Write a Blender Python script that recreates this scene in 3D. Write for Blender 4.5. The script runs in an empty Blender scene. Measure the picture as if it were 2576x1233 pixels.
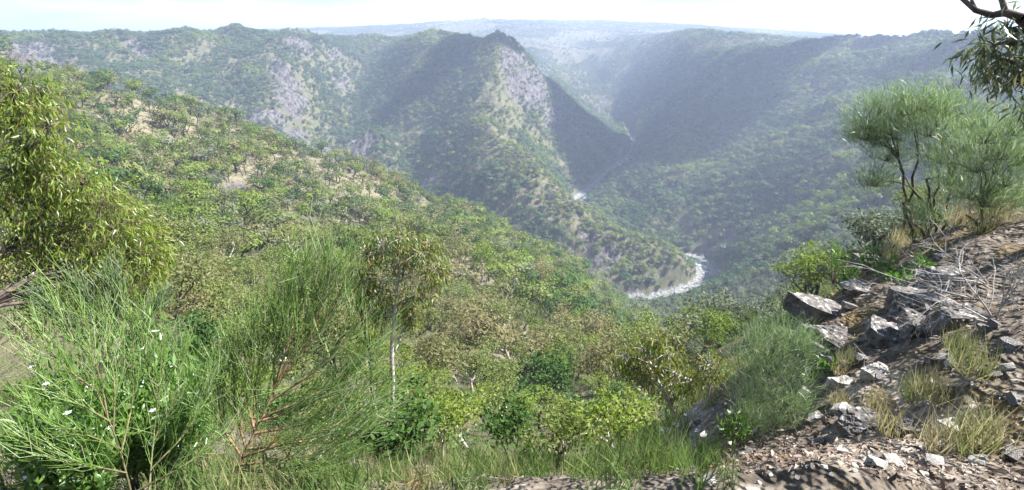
import bpy, bmesh, math, random
import numpy as np
from mathutils import Vector, Matrix, Euler

# ------------------------------------------------------------------ camera, sky, sun, exposure
SC = bpy.context.scene
COL = SC.collection
CAMZ = 250.0
PITCH = math.radians(17.0)
FPX, CXP, CYP = 1350.0, 1288.0, 505.0            # photo measured at 2576 px width
cam_d = bpy.data.cameras.new('camera')
cam_d.sensor_width = 36.0
cam_d.lens = 36.0 * FPX / 2576.0
cam_d.shift_y = -(616.5 - CYP) / 2576.0
cam_d.clip_start = 0.05
cam_d.clip_end = 60000.0
cam = bpy.data.objects.new('camera', cam_d)
COL.objects.link(cam)
cam.location = (0, 0, CAMZ)
cam.rotation_euler = (math.radians(90) - PITCH, 0, 0)
SC.camera = cam

SUN_AZ, SUN_EL = math.radians(88.0), math.radians(50.0)     # azimuth clockwise from +Y
world = bpy.data.worlds.new('World')
SC.world = world
world.use_nodes = True
wn, wl = world.node_tree.nodes, world.node_tree.links
wn.clear()
wo = wn.new('ShaderNodeOutputWorld')
bg = wn.new('ShaderNodeBackground')
sky = wn.new('ShaderNodeTexSky')
sky.sky_type = 'NISHITA'
sky.sun_disc = False
sky.sun_elevation = SUN_EL
sky.sun_rotation = SUN_AZ
sky.altitude = 900
sky.air_density = 1.0
sky.dust_density = 0.7
sky.ozone_density = 1.0
bg.inputs['Strength'].default_value = 0.07
# thin uneven cloud over the whole sky
tc = wn.new('ShaderNodeTexCoord')
mp = wn.new('ShaderNodeMapping')
mp.inputs['Scale'].default_value = (1.5, 1.5, 9.0)
mp.inputs['Location'].default_value = (0.62, 0.1, 0.35)
nz = wn.new('ShaderNodeTexNoise')
nz.inputs['Scale'].default_value = 1.7
nz.inputs['Detail'].default_value = 5.0
nz.inputs['Roughness'].default_value = 0.55
rp = wn.new('ShaderNodeValToRGB')
rp.color_ramp.elements[0].position = 0.37
rp.color_ramp.elements[1].position = 0.60
mx = wn.new('ShaderNodeMix')
mx.data_type = 'RGBA'
mx.inputs['B'].default_value = (1.5, 1.85, 2.2, 1)
wl.new(tc.outputs['Generated'], mp.inputs['Vector'])
wl.new(mp.outputs['Vector'], nz.inputs['Vector'])
wl.new(nz.outputs['Fac'], rp.inputs['Fac'])
mf = wn.new('ShaderNodeMath'); mf.operation = 'MULTIPLY'; mf.inputs[1].default_value = 0.75
wl.new(rp.outputs['Color'], mf.inputs[0])
wl.new(mf.outputs['Value'], mx.inputs['Factor'])
wl.new(sky.outputs['Color'], mx.inputs['A'])
wl.new(mx.outputs['Result'], bg.inputs['Color'])
wl.new(bg.outputs['Background'], wo.inputs['Surface'])

sun_d = bpy.data.lights.new('sun', 'SUN')
sun_d.energy = 4.6
sun_d.angle = math.radians(0.55)
sun_d.color = (1.0, 0.98, 0.95)
sun = bpy.data.objects.new('sun', sun_d)
COL.objects.link(sun)
SUN_DIR = Vector((math.sin(SUN_AZ) * math.cos(SUN_EL), math.cos(SUN_AZ) * math.cos(SUN_EL), math.sin(SUN_EL)))
sun.rotation_euler = SUN_DIR.to_track_quat('Z', 'Y').to_euler()
sun.location = SUN_DIR * 900

SC.view_settings.view_transform = 'Standard'
SC.view_settings.look = 'None'
SC.view_settings.exposure = 2.15
SC.view_settings.gamma = 1.0
SC.cycles.max_bounces = 6
SC.cycles.diffuse_bounces = 3
SC.cycles.transmission_bounces = 4
SC.cycles.transparent_max_bounces = 8
SC.cycles.volume_bounces = 0
SC.cycles.use_denoising = True

# ------------------------------------------------------------------ helpers
rng = np.random.default_rng(11)
random.seed(5)

def ray(px, py):
    u = (px - CXP) / FPX
    v = (CYP - py) / FPX
    return np.array((u, math.cos(PITCH) + v * math.sin(PITCH), -math.sin(PITCH) + v * math.cos(PITCH)))

def P(px, py, D):
    r = ray(px, py)
    h = math.hypot(r[0], r[1])
    return np.array((0, 0, CAMZ)) + r * (D / h)

def PZ(px, py, z):
    r = ray(px, py)
    return np.array((0, 0, CAMZ)) + r * ((z - CAMZ) / r[2])

def project(p):
    d = np.asarray(p, float) - np.array((0, 0, CAMZ))
    x = d[..., 0]
    f = d[..., 1] * math.cos(PITCH) - d[..., 2] * math.sin(PITCH)
    u = d[..., 1] * math.sin(PITCH) + d[..., 2] * math.cos(PITCH)
    f = np.where(f < 1e-3, 1e-3, f)
    return CXP + FPX * x / f, CYP - FPX * u / f

_perm = np.random.default_rng(3).permutation(512)
_perm = np.concatenate([_perm, _perm, _perm])
_ang = np.random.default_rng(4).uniform(0, 2 * math.pi, 512)
_gx, _gy = np.cos(_ang), np.sin(_ang)

def perlin(x, y):
    xi, yi = np.floor(x).astype(int), np.floor(y).astype(int)
    xf, yf = x - xi, y - yi
    xi &= 511; yi &= 511
    def g(ix, iy, fx, fy):
        h = _perm[(_perm[ix & 511] + (iy & 511))] & 511
        return _gx[h] * fx + _gy[h] * fy
    u = xf * xf * xf * (xf * (xf * 6 - 15) + 10)
    v = yf * yf * yf * (yf * (yf * 6 - 15) + 10)
    a = g(xi, yi, xf, yf); b = g(xi + 1, yi, xf - 1, yf)
    c = g(xi, yi + 1, xf, yf - 1); d = g(xi + 1, yi + 1, xf - 1, yf - 1)
    return (a + u * (b - a)) * (1 - v) + (c + u * (d - c)) * v

def fbm(x, y, scale, octaves=4, rough=0.5, off=0.0):
    s = 0; amp = 1.0; f = 1.0 / scale
    for k in range(octaves):
        s = s + amp * perlin(x * f + 17.3 * k + off, y * f - 9.1 * k + off * 1.7)
        amp *= rough; f *= 2.03
    return s

def ridged(x, y, scale, octaves=4, rough=0.5, off=0.0):
    s = 0; amp = 1.0; f = 1.0 / scale
    for k in range(octaves):
        s = s + amp * (1 - 2.4 * np.abs(perlin(x * f + 17.3 * k + off, y * f - 9.1 * k + off * 1.7)))
        amp *= rough; f *= 2.03
    return s

def smooth(a, b, x):
    t = np.clip((x - a) / (b - a), 0, 1)
    return t * t * (3 - 2 * t)

# ------------------------------------------------------------------ terrain control lines
RIVER = [tuple(PZ(px, py, z)) for px, py, z in (
    (1600, 366, 5), (1590, 388, 4.6), (1545, 428, 4.0), (1498, 470, 3.6), (1478, 488, 3.2), (1455, 502, 3.0))]
RIVER = [(322, 1600, 9), (316, 1420, 7)] + RIVER
RIVER += [tuple(PZ(px, py, z)) for px, py, z in ((1462, 535, 2.7), (1505, 575, 2.4), (1575, 608, 2.1), (1650, 630, 1.9), (1715, 643, 1.8))]
RIVER += [tuple(PZ(px, py, z)) for px, py, z in (
    (1752, 652, 1.7), (1772, 675, 1.5), (1788, 698, 1.4), (1768, 722, 1.2), (1720, 742, 1.0), (1650, 757, .8), (1590, 764, .6), (1535, 768, .4))]
RIVER += [(70, 478, .3), (40, 500, .2), (0, 545, 0.1)]
CREEK = [(0, 545, 0.3), (-60, 610, 2), (-110, 690, 6), (-150, 750, 14), (-225, 770, 24), (-340, 740, 40), (-480, 660, 62), (-640, 600, 95), (-800, 520, 130)]

LINES = []
def L(*pts):
    LINES.append([tuple(P(*q)) for q in pts])
def LW(*pts):
    LINES.append([tuple(q) for q in pts])
def PTS(*pts):
    for q in pts: LINES.append([tuple(q)])
LINES.append(RIVER); LINES.append(CREEK)
for a in (-1, 1):                                    # a flat bed either side of the river line
    LW(*[(x + a * 9, y, z + .6) for x, y, z in RIVER if y < 1300])
# central peak and its spurs
SPUR = [(1255, 72, 1000), (1265, 128, 955), (1245, 232, 845), (1222, 312, 765), (1285, 366, 710), (1350, 414, 672), (1450, 514, 602), (1550, 574, 562), (1650, 588, 562), (1715, 640, 545), (1738, 685, 528)]
L(*SPUR)
L((1255, 72, 1000), (1292, 100, 1030), (1350, 170, 1065), (1400, 218, 1090), (1500, 290, 1145), (1560, 350, 1180), (1580, 382, 1195))
L((1255, 72, 1000), (1215, 98, 1030), (1180, 120, 1070), (1150, 112, 1100), (1110, 92, 1120), (1070, 84, 1140), (1030, 100, 1180), (1000, 97, 1350))
L((1222, 330, 765), (1150, 360, 780), (1090, 392, 790), (1050, 455, 800))
L((1330, 220, 965), (1380, 330, 905), (1420, 420, 870), (1450, 480, 850))
L((1420, 280, 1030), (1470, 380, 985), (1500, 440, 945))
L((1320, 330, 870), (1400, 450, 800), (1440, 495, 790))
L((1250, 470, 640), (1300, 560, 592), (1300, 640, 540))
L((1400, 560, 580), (1450, 650, 540), (1500, 720, 490))
L((1560, 640, 540), (1600, 720, 500))
L((1180, 430, 700), (1180, 520, 640))
# flank of the knob and the bowl to its left
L((1070, 84, 1140), (1040, 160, 1080), (1020, 240, 1020), (1060, 330, 930))
L((1160, 150, 1050), (1150, 240, 950), (1120, 320, 860))
L((960, 93, 1500), (930, 150, 1350), (900, 230, 1180), (890, 300, 1050), (900, 350, 985))
L((1000, 150, 1200), (970, 250, 1080), (960, 300, 1000))
# small cliff tooth
L((930, 305, 905), (960, 328, 900), (1000, 378, 895), (1035, 425, 880))
L((925, 330, 906), (900, 390, 930), (875, 400, 960))
L((940, 350, 880), (950, 400, 850))
# left ridge: skyline, ribs
L((-150, 60, 1200), (0, 70, 1200), (130, 82, 1250), (210, 92, 1260), (275, 92, 1270), (330, 70, 1230), (400, 64, 1210), (500, 74, 1240), (580, 73, 1260), (640, 71, 1270), (700, 72, 1230), (745, 82, 1180), (775, 92, 1230), (860, 98, 1450), (960, 92, 1500), (1000, 97, 1350))
L((745, 82, 1180), (725, 150, 1070), (710, 220, 1000), (680, 300, 930), (690, 340, 880))
L((820, 150, 1250), (820, 220, 1130), (800, 300, 1010), (790, 345, 940))
L((400, 64, 1210), (430, 150, 1100), (440, 210, 1010), (450, 255, 930))
L((275, 92, 1270), (280, 160, 1100), (290, 210, 960))
L((560, 90, 1240), (570, 180, 1080), (580, 260, 960))
L((-100, 104, 1500), (150, 106, 1500), (400, 104, 1500), (650, 104, 1500))
L((1850, 116, 1500), (2100, 118, 1350), (2300, 124, 1250), (2500, 138, 1150))
# dark bluff at far left
L((-150, 60, 620), (0, 92, 620), (80, 105, 640), (130, 118, 650), (180, 160, 640), (228, 212, 630))
L((-150, 150, 545), (60, 165, 560), (150, 190, 590))
# ground hidden behind the near hill
LW((-640, 460, 165), (-450, 480, 140), (-300, 500, 105), (-180, 560, 55), (-60, 540, 22))
LW((-250, 640, 60), (-120, 590, 22))
# near dry hill: crest and its front
L((-200, 150, 330), (0, 178, 330), (180, 205, 335), (340, 240, 345), (460, 268, 350), (560, 300, 350), (700, 350, 345), (850, 400, 338), (960, 445, 335), (1060, 488, 335), (1180, 540, 325), (1300, 590, 310), (1420, 660, 285), (1500, 725, 262), (1560, 775, 255), (1640, 810, 265), (1700, 832, 285))
L((250, 330, 285), (400, 340, 300), (560, 370, 300), (700, 420, 290), (850, 470, 285), (1000, 540, 270), (1150, 600, 240))
L((250, 430, 235), (420, 450, 240), (560, 480, 245), (660, 505, 240), (800, 530, 235), (900, 565, 220))
# near wooded slope
L((250, 520, 150), (420, 520, 190), (560, 530, 200), (700, 560, 195), (850, 590, 190), (1000, 620, 180), (1150, 660, 175), (1300, 690, 170), (1420, 740, 180), (1520, 800, 190))
L((200, 640, 70), (400, 640, 115), (600, 660, 130), (800, 680, 130), (1000, 710, 125), (1200, 760, 125), (1400, 800, 130), (1600, 850, 150), (1720, 890, 165))
L((150, 800, 26), (350, 780, 55), (550, 780, 78), (800, 800, 85), (1000, 830, 85), (1200, 850, 92), (1400, 900, 95), (1600, 950, 85), (1720, 960, 80))
L((600, 930, 40), (850, 950, 48), (1100, 960, 58), (1290, 960, 66), (1450, 980, 60), (1600, 1010, 45), (1720, 1030, 36))
L((150, 1000, 9), (350, 1000, 16), (600, 1080, 18), (850, 1080, 22), (1100, 1060, 30), (1290, 1060, 32), (1450, 1080, 26), (1600, 1100, 17), (1750, 1130, 10))
L((0, 1100, 5), (200, 1180, 5.2), (450, 1210, 6), (750, 1230, 7), (1000, 1230, 8), (1290, 1200, 9), (1500, 1220, 6.5), (1700, 1230, 4.6))
PTS((0, 0, 248.4), (-1.5, 1.5, 248.1), (1.5, 2.0, 248.1), (0, 3.2, 246.9), (-3, 2.5, 247.2), (2.4, 2.6, 247.7), (-9, 0, 247), (-2, -6, 249.5), (8, -6, 250.5), (-30, -30, 252), (30, -30, 258), (0, -200, 262), (-300, -100, 258), (300, -150, 268), (900, -300, 275), (-900, -300, 270), (0, -1500, 280), (3000, -2000, 300), (-3000, -2000, 300), (-1200, 0, 262), (1500, 0, 270))
PTS((-14, 2, 245), (-12, 8, 241.5), (-24, 12, 238), (-60, 20, 236), (-120, 60, 226), (-220, 130, 222), (-300, 60, 240))
# rock shoulder at right
L((2450, 1200, 2.9), (2250, 1130, 3.4), (2050, 1110, 3.7), (1900, 1120, 4.3))
L((2540, 950, 3.7), (2400, 940, 4.1), (2250, 950, 4.5), (2120, 950, 4.7), (2040, 940, 5.0))
L((2560, 800, 4.9), (2420, 830, 5.0), (2250, 850, 5.3), (2120, 850, 5.5), (2040, 830, 5.9))
L((2560, 680, 6.3), (2420, 690, 6.6), (2280, 710, 6.9), (2160, 740, 6.9), (2080, 760, 7.0))
L((2580, 560, 8.2), (2480, 570, 8.4), (2360, 590, 8.8), (2270, 605, 9.0), (2225, 640, 8.8))
L((2620, 470, 11), (2540, 485, 11), (2450, 520, 11), (2360, 560, 11))
L((2200, 680, 15), (2050, 800, 13), (1970, 880, 10), (1850, 980, 9))
L((2350, 640, 20), (2150, 760, 24), (1950, 900, 20))
PTS((14, 6, 250.5), (22, 12, 251), (30, 20, 250), (60, 30, 247), (40, 45, 236), (90, 90, 215), (150, 120, 212), (160, 50, 240), (300, 60, 250))
# right hand near slope with its lit shoulder
L((2420, 560, 290), (2230, 600, 330), (2100, 635, 370), (2000, 655, 400), (1900, 680, 435), (1830, 698, 470))
L((2300, 680, 190), (2150, 700, 255), (2000, 730, 320), (1900, 770, 330), (1800, 800, 340), (1740, 815, 330))
L((2250, 760, 90), (2050, 790, 150), (1950, 820, 200), (1880, 850, 235), (1800, 860, 235), (1700, 870, 200))
L((1900, 900, 95), (1800, 930, 105))
# dark right wall
L((1810, 640, 610), (1900, 620, 545), (2000, 600, 480), (2150, 560, 440), (2300, 500, 420), (2450, 430, 420))
L((1640, 560, 700), (1800, 520, 700), (1950, 480, 660), (2100, 430, 610), (2300, 380, 560), (2480, 300, 540))
L((1512, 478, 850), (1545, 436, 885), (1580, 410, 925), (1620, 400, 985), (1655, 372, 1010))
L((1540, 490, 810), (1650, 430, 850), (1800, 400, 850), (1950, 340, 820), (2100, 300, 780), (2300, 270, 720), (2480, 230, 680))
L((1610, 340, 1130), (1700, 330, 1080), (1800, 290, 1060), (1950, 240, 980), (2100, 200, 940), (2300, 190, 850), (2480, 185, 760))
L((1590, 365, 1190), (1610, 335, 1130), (1660, 285, 1180), (1720, 235, 1240), (1800, 170, 1290), (1850, 130, 1310))
L((1560, 97, 2250), (1620, 93, 1950), (1700, 98, 1700), (1800, 102, 1480), (1900, 103, 1330), (2000, 104, 1240), (2100, 106, 1150), (2200, 108, 1080), (2300, 112, 1010), (2450, 122, 930), (2600, 132, 880), (2800, 150, 840))
L((1950, 112, 1900), (2100, 116, 1800), (2300, 120, 1700), (2600, 140, 1600))
L((1600, 290, 1480), (1650, 210, 1560), (1680, 150, 1620))
# valley head behind the peak
L((1540, 290, 1640), (1500, 225, 1800), (1450, 170, 2050))
L((1575, 230, 1700), (1590, 160, 1900), (1600, 110, 2100))
L((1500, 290, 1350), (1460, 260, 1500), (1420, 215, 1560), (1380, 170, 1700), (1330, 120, 1900))
L((1300, 110, 1500), (1250, 105, 1500), (1180, 118, 1500))
L((1460, 120, 2350), (1400, 130, 2150))
L((1110, 70, 2700), (1200, 62, 2900), (1300, 66, 2900), (1420, 75, 2800), (1540, 80, 2800))
L((1050, 62, 3600), (1150, 52, 3600), (1230, 48, 3500), (1350, 53, 3600), (1500, 52, 3700), (1650, 58, 3700), (1800, 68, 3600), (1950, 78, 3500), (2100, 90, 3200), (2300, 104, 2900), (2450, 118, 2700), (2650, 135, 2600))
L((1650, 80, 2700), (1800, 90, 2500), (2000, 98, 2300), (2200, 104, 2200))
L((700, 78, 5200), (800, 80, 5600), (900, 77, 5600), (1000, 76, 5400), (1060, 74, 5200))
L((700, 96, 2600), (850, 100, 2600), (1000, 98, 2400))
L((-200, 84, 3000), (100, 86, 3200), (400, 84, 3200), (600, 84, 3200))
L((1450, 60, 5600), (1700, 70, 5400), (1900, 84, 5400), (2100, 97, 5400), (2350, 116, 5400), (2700, 140, 5400))
PTS((-5200, 4200, 240), (-2600, 5800, 240), (3000, 7400, 180), (6400, 5600, 150), (7800, 1000, 180), (-7000, 1000, 280), (0, 8600, 250))

def densify(pts):
    out = [pts[0]]
    for a, b in zip(pts[:-1], pts[1:]):
        a, b = np.array(a, float), np.array(b, float)
        d = np.linalg.norm((b - a)[:2])
        r = max(4.0, .5 * (np.linalg.norm(a[:2]) + np.linalg.norm(b[:2])))
        n = max(1, min(6, int(d / (0.055 * r))))
        for k in range(1, n + 1):
            out.append(tuple(a + (b - a) * k / n))
    return out
CP = []
for ln in LINES:
    CP += densify(ln)
CP = np.array(CP)
keep = []
for i, q in enumerate(CP):                           # drop near-duplicates
    r = max(.5, math.hypot(q[0], q[1]) * .006)
    if all((CP[j, 0] - q[0]) ** 2 + (CP[j, 1] - q[1]) ** 2 > r * r for j in keep):
        keep.append(i)
CP = CP[keep]
NCP = len(CP)
_r = np.hypot(CP[:, None, 0] - CP[None, :, 0], CP[:, None, 1] - CP[None, :, 1])
_A = np.zeros((NCP + 3, NCP + 3))
_A[:NCP, :NCP] = _r - np.diag(.004 * np.hypot(CP[:, 0], CP[:, 1]))      # slight smoothing
_A[:NCP, NCP] = 1; _A[:NCP, NCP + 1:] = CP[:, :2] * 1e-3
_A[NCP:, :NCP] = _A[:NCP, NCP:].T
_w = np.linalg.solve(_A, np.concatenate([CP[:, 2], np.zeros(3)]))

def base_height(x, y):
    x = np.asarray(x, float).ravel(); y = np.asarray(y, float).ravel()
    out = np.empty_like(x)
    for s in range(0, len(x), 20000):
        e = s + 20000
        r = np.sqrt((x[s:e, None] - CP[None, :, 0]) ** 2 + (y[s:e, None] - CP[None, :, 1]) ** 2)
        out[s:e] = r @ _w[:NCP] + _w[NCP] + _w[NCP + 1] * x[s:e] * 1e-3 + _w[NCP + 2] * y[s:e] * 1e-3
    return out

def seg_dist(x, y, line):
    d = np.full(x.shape, 1e9); zz = np.zeros(x.shape)
    for a, b in zip(line[:-1], line[1:]):
        ax, ay, bx, by = a[0], a[1], b[0], b[1]
        t = np.clip(((x - ax) * (bx - ax) + (y - ay) * (by - ay)) / ((bx - ax) ** 2 + (by - ay) ** 2), 0, 1)
        dd = np.hypot(x - ax - t * (bx - ax), y - ay - t * (by - ay))
        m = dd < d
        d[m] = dd[m]; zz[m] = (a[2] + t * (b[2] - a[2]))[m]
    return d, zz

# ------------------------------------------------------------------ rocky places (photo px, py, radius px, strength)
ROCKS = [(1290, 150, 34, 1), (1310, 200, 40, 1), (1345, 235, 40, .9), (1400, 290, 40, .9), (1275, 130, 22, 1), (1440, 330, 30, .8), (1360, 180, 34, .7),
         (720, 215, 42, 1), (700, 180, 36, 1), (745, 245, 34, .9), (735, 100, 32, 1), (770, 115, 22, 1), (690, 290, 36, .7), (740, 330, 40, .8),
         (640, 300, 40, .8), (900, 375, 42, 1), (925, 350, 26, 1), (890, 395, 30, 1), (340, 98, 24, .9), (370, 105, 20, .8), (860, 190, 40, .5),
         (840, 130, 26, .5), (90, 150, 70, 1), (170, 175, 40, 1), (30, 140, 60, .9), (2380, 185, 50, .75), (2330, 150, 40, .5), (2400, 220, 40, .6),
         (2180, 230, 30, .4), (2060, 300, 26, .4), (1760, 150, 30, .45), (1480, 600, 36, .6), (1530, 640, 40, .7), (1480, 660, 36, .7), (1600, 730, 26, .6),
         (1080, 440, 30, .7), (1060, 470, 24, .8), (1130, 400, 30, .5), (600, 480, 40, .7), (650, 470, 30, .6), (830, 385, 22, .8), (700, 420, 40, .3),
         (1520, 250, 18, .6), (1790, 620, 20, .6), (1830, 590, 30, .5), (1680, 560, 40, .2), (2050, 520, 40, .3), (2000, 590, 30, .4), (1450, 500, 14, .9), (1250, 300, 20, .5), (1000, 180, 40, .25)]
# light dry ground between trees (px, py, radius, strength)
DRY = [(350, 300, 130, .75), (520, 330, 120, .9), (620, 390, 110, .9), (760, 430, 110, .7), (900, 480, 100, .7), (1000, 540, 90, .6), (1190, 620, 90, .6),
       (1200, 760, 60, .9), (1240, 880, 70, .7), (1340, 920, 70, .9), (1120, 930, 40, .8), (1420, 920, 40, .9), (1200, 830, 70, .5), (1530, 860, 30, .7),
       (1700, 1050, 90, 1), (1600, 1020, 60, .6), (1400, 600, 90, .55), (1330, 520, 80, .45), (1000, 330, 60, .3), (520, 990, 40, .6), (1680, 590, 90, .25), (1950, 560, 60, .5), (2090, 560, 50, .4), (1770, 320, 120, .2), (580, 940, 60, .5)]
# dense dark scrub, no bare ground
def blob_mask(px, py, D, lst, lo=0.0):
    m = np.zeros_like(px)
    for bx, by, r, s in lst:
        q = ((px - bx) / r) ** 2 + ((py - by) / r) ** 2
        m = np.maximum(m, s * np.exp(-q * 1.1))
    return m

def height(x, y, want=False):
    shp = np.shape(x)
    x = np.asarray(x, float).ravel(); y = np.asarray(y, float).ravel()
    D = np.hypot(x, y)
    z0 = base_height(x, y)
    z = z0.copy()
    rd, rz = seg_dist(x, y, RIVER)
    cd, cz = seg_dist(x, y, CREEK)
    bank = smooth(10, 70, np.minimum(rd, cd + 8))
    px, py = project(np.stack([x, y, z0], 1))
    far = smooth(60, 500, D)
    front = (y > 0)
    rock = np.where(front & (D > 25), blob_mask(px, py, D, ROCKS), 0)
    dry = np.where(front & (D > 8), blob_mask(px, py, D, DRY), 0)
    amp = far * bank * (1 - .45 * smooth(1800, 3500, D))
    g = (ridged(x + .3 * y, y * .7 - .2 * x, 300, 2, .5, 5.5) - .62) * (9 + 14 * smooth(60, 260, x) * smooth(750, 900, D) * (1 - smooth(1050, 1400, D))) * smooth(550, 800, D) + ridged(x + .25 * y, y * .8, 170, 3, .55) * (5.5 + 7.5 * smooth(450, 800, D)) + fbm(x, y, 55, 4, .55, 4.2) * 6.5
    z += amp * (g - (5.8 + 7.9 * smooth(450, 800, D)) - 5.0 - 6.0 * smooth(600, 1000, D))
    z += smooth(30, 140, D) * (1 - far) * fbm(x, y, 24, 4, .5, 1.3) * 3.0
    crag = ridged(x * 1.25, y * .8, 42, 4, .6, 8.1) * 5.0 + ridged(x, y, 13, 3, .6, 2.1) * 3.0
    z += rock * bank * (crag * 1.6 - 13.5) * smooth(120, 420, D)
    z += smooth(14, 60, D) * (1 - smooth(60, 200, D)) * fbm(x, y, 9, 3, .5) * .8
    # near ground: rubbly relief
    nr = 1 - smooth(9, 22, D)
    z += nr * smooth(.8, 3, D) * (fbm(x, y, 1.6, 4, .55, 3.3) * .16 + ridged(x, y + .5 * x, .45, 3, .55) * .035)
    # river bed
    bed = 1 - smooth(9, 19, rd * (1 + .8 * smooth(620, 760, D)))
    z = z * (1 - bed) + (rz + .5 + .5 * fbm(x, y, 9, 3)) * bed
    chan = 1 - smooth(1.5, 4.5, np.abs(rd - 0 ))
    z -= chan * 1.4
    if want:
        low = 1 - smooth(2.0, 4.5, z - rz)
        sand = low * (1 - smooth(9.5, 15, rd * (1 + .2 * smooth(620, 760, D)) + 9 * fbm(x, y, 16, 3))) * (D < 1400)
        return z.reshape(shp), rock.reshape(shp), dry.reshape(shp), sand.reshape(shp), rd.reshape(shp)
    return z.reshape(shp)

# polar grid centred on the viewpoint: fine near, coarse far, closed all round
az_f = np.radians(np.linspace(-53, 53, 760))
az_c = np.radians(np.concatenate([np.linspace(56, 180, 32), np.linspace(184, 304, 31)]))
AZ = np.concatenate([az_f, az_c])
RR = np.concatenate([[0.25, .5, .75], np.geomspace(1.0, 40, 150)[:-1], np.geomspace(40, 330, 130)[:-1], np.geomspace(330, 1350, 330)[:-1], np.geomspace(1350, 4200, 110)[:-1], np.geomspace(4200, 9000, 16)])
NA, NR = len(AZ), len(RR)
GX = RR[:, None] * np.sin(AZ)[None, :]
GY = RR[:, None] * np.cos(AZ)[None, :]
GZ, G_ROCK, G_DRY, G_SAND, G_RD = height(GX, GY, True)

def terrain_z(x, y):
    """bilinear lookup in the polar grid (front sector)"""
    x = np.asarray(x, float); y = np.asarray(y, float)
    a = np.arctan2(x, y); r = np.hypot(x, y)
    fi = np.clip((a - az_f[0]) / (az_f[1] - az_f[0]), 0, len(az_f) - 1.001)
    i = fi.astype(int); fi = fi - i
    j = np.clip(np.searchsorted(RR, r) - 1, 0, NR - 2)
    fj = np.clip((r - RR[j]) / (RR[j + 1] - RR[j]), 0, 1)
    def s(G):
        return (G[j, i] * (1 - fi) + G[j, i + 1] * fi) * (1 - fj) + (G[j + 1, i] * (1 - fi) + G[j + 1, i + 1] * fi) * fj
    return s(GZ), s(G_ROCK), s(G_DRY), s(G_SAND), s(G_RD)

def tz(x, y):
    return float(terrain_z(np.array([x]), np.array([y]))[0][0])

# which grid points the camera can see (for planting): running maximum of the elevation angle along each azimuth
_elev = (GZ[:, :len(az_f)] - CAMZ) / RR[:, None]
_elev_t = (GZ[:, :len(az_f)] + 7.0 - CAMZ) / RR[:, None]
_run = np.maximum.accumulate(np.where(RR[:, None] > 9, _elev, -9), axis=0)
_run = np.vstack([np.full((1, len(az_f)), -9.0), _run[:-1]])
VIS = (_elev_t >= _run)

def visible(x, y):
    a = np.arctan2(x, y); r = np.hypot(x, y)
    i = np.clip(np.round((a - az_f[0]) / (az_f[1] - az_f[0])), 0, len(az_f) - 1).astype(int)
    j = np.clip(np.searchsorted(RR, r), 0, NR - 1)
    return VIS[j, i]

def hit(px, py):
    """first ground point seen along a photo pixel"""
    r = ray(px, py); h = math.hypot(r[0], r[1])
    D = RR[3:]
    x = r[0] / h * D; y = r[1] / h * D
    z = terrain_z(x, y)[0]
    below = np.nonzero(CAMZ + r[2] / h * D < z)[0]
    k = below[0] if len(below) else len(D) - 1
    return np.array((x[k], y[k], z[k]))

# ------------------------------------------------------------------ material helpers
def new_mat(name):
    m = bpy.data.materials.new(name)
    m.use_nodes = True
    m.node_tree.nodes.clear()
    return m, m.node_tree.nodes, m.node_tree.links

def N(nodes, typ, **kw):
    n = nodes.new(typ)
    for k, v in kw.items():
        if hasattr(n, k):
            setattr(n, k, v)
        else:
            n.inputs[k].default_value = v
    return n

def ramp(nodes, stops):
    r = nodes.new('ShaderNodeValToRGB')
    el = r.color_ramp.elements
    while len(el) < len(stops):
        el.new(.5)
    for e, (p, c) in zip(el, stops):
        e.position = p
        e.color = (c, c, c, 1) if isinstance(c, (int, float)) else (*c, 1)
    return r

def mixc(nodes, links, fac, a, b):
    m = nodes.new('ShaderNodeMix'); m.data_type = 'RGBA'
    for s, v in (('Factor', fac), ('A', a), ('B', b)):
        if isinstance(v, bpy.types.NodeSocket):
            links.new(v, m.inputs[s])
        elif s == 'Factor':
            m.inputs[s].default_value = v
        else:
            m.inputs[s].default_value = (*v, 1)
    return m.outputs['Result']

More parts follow.
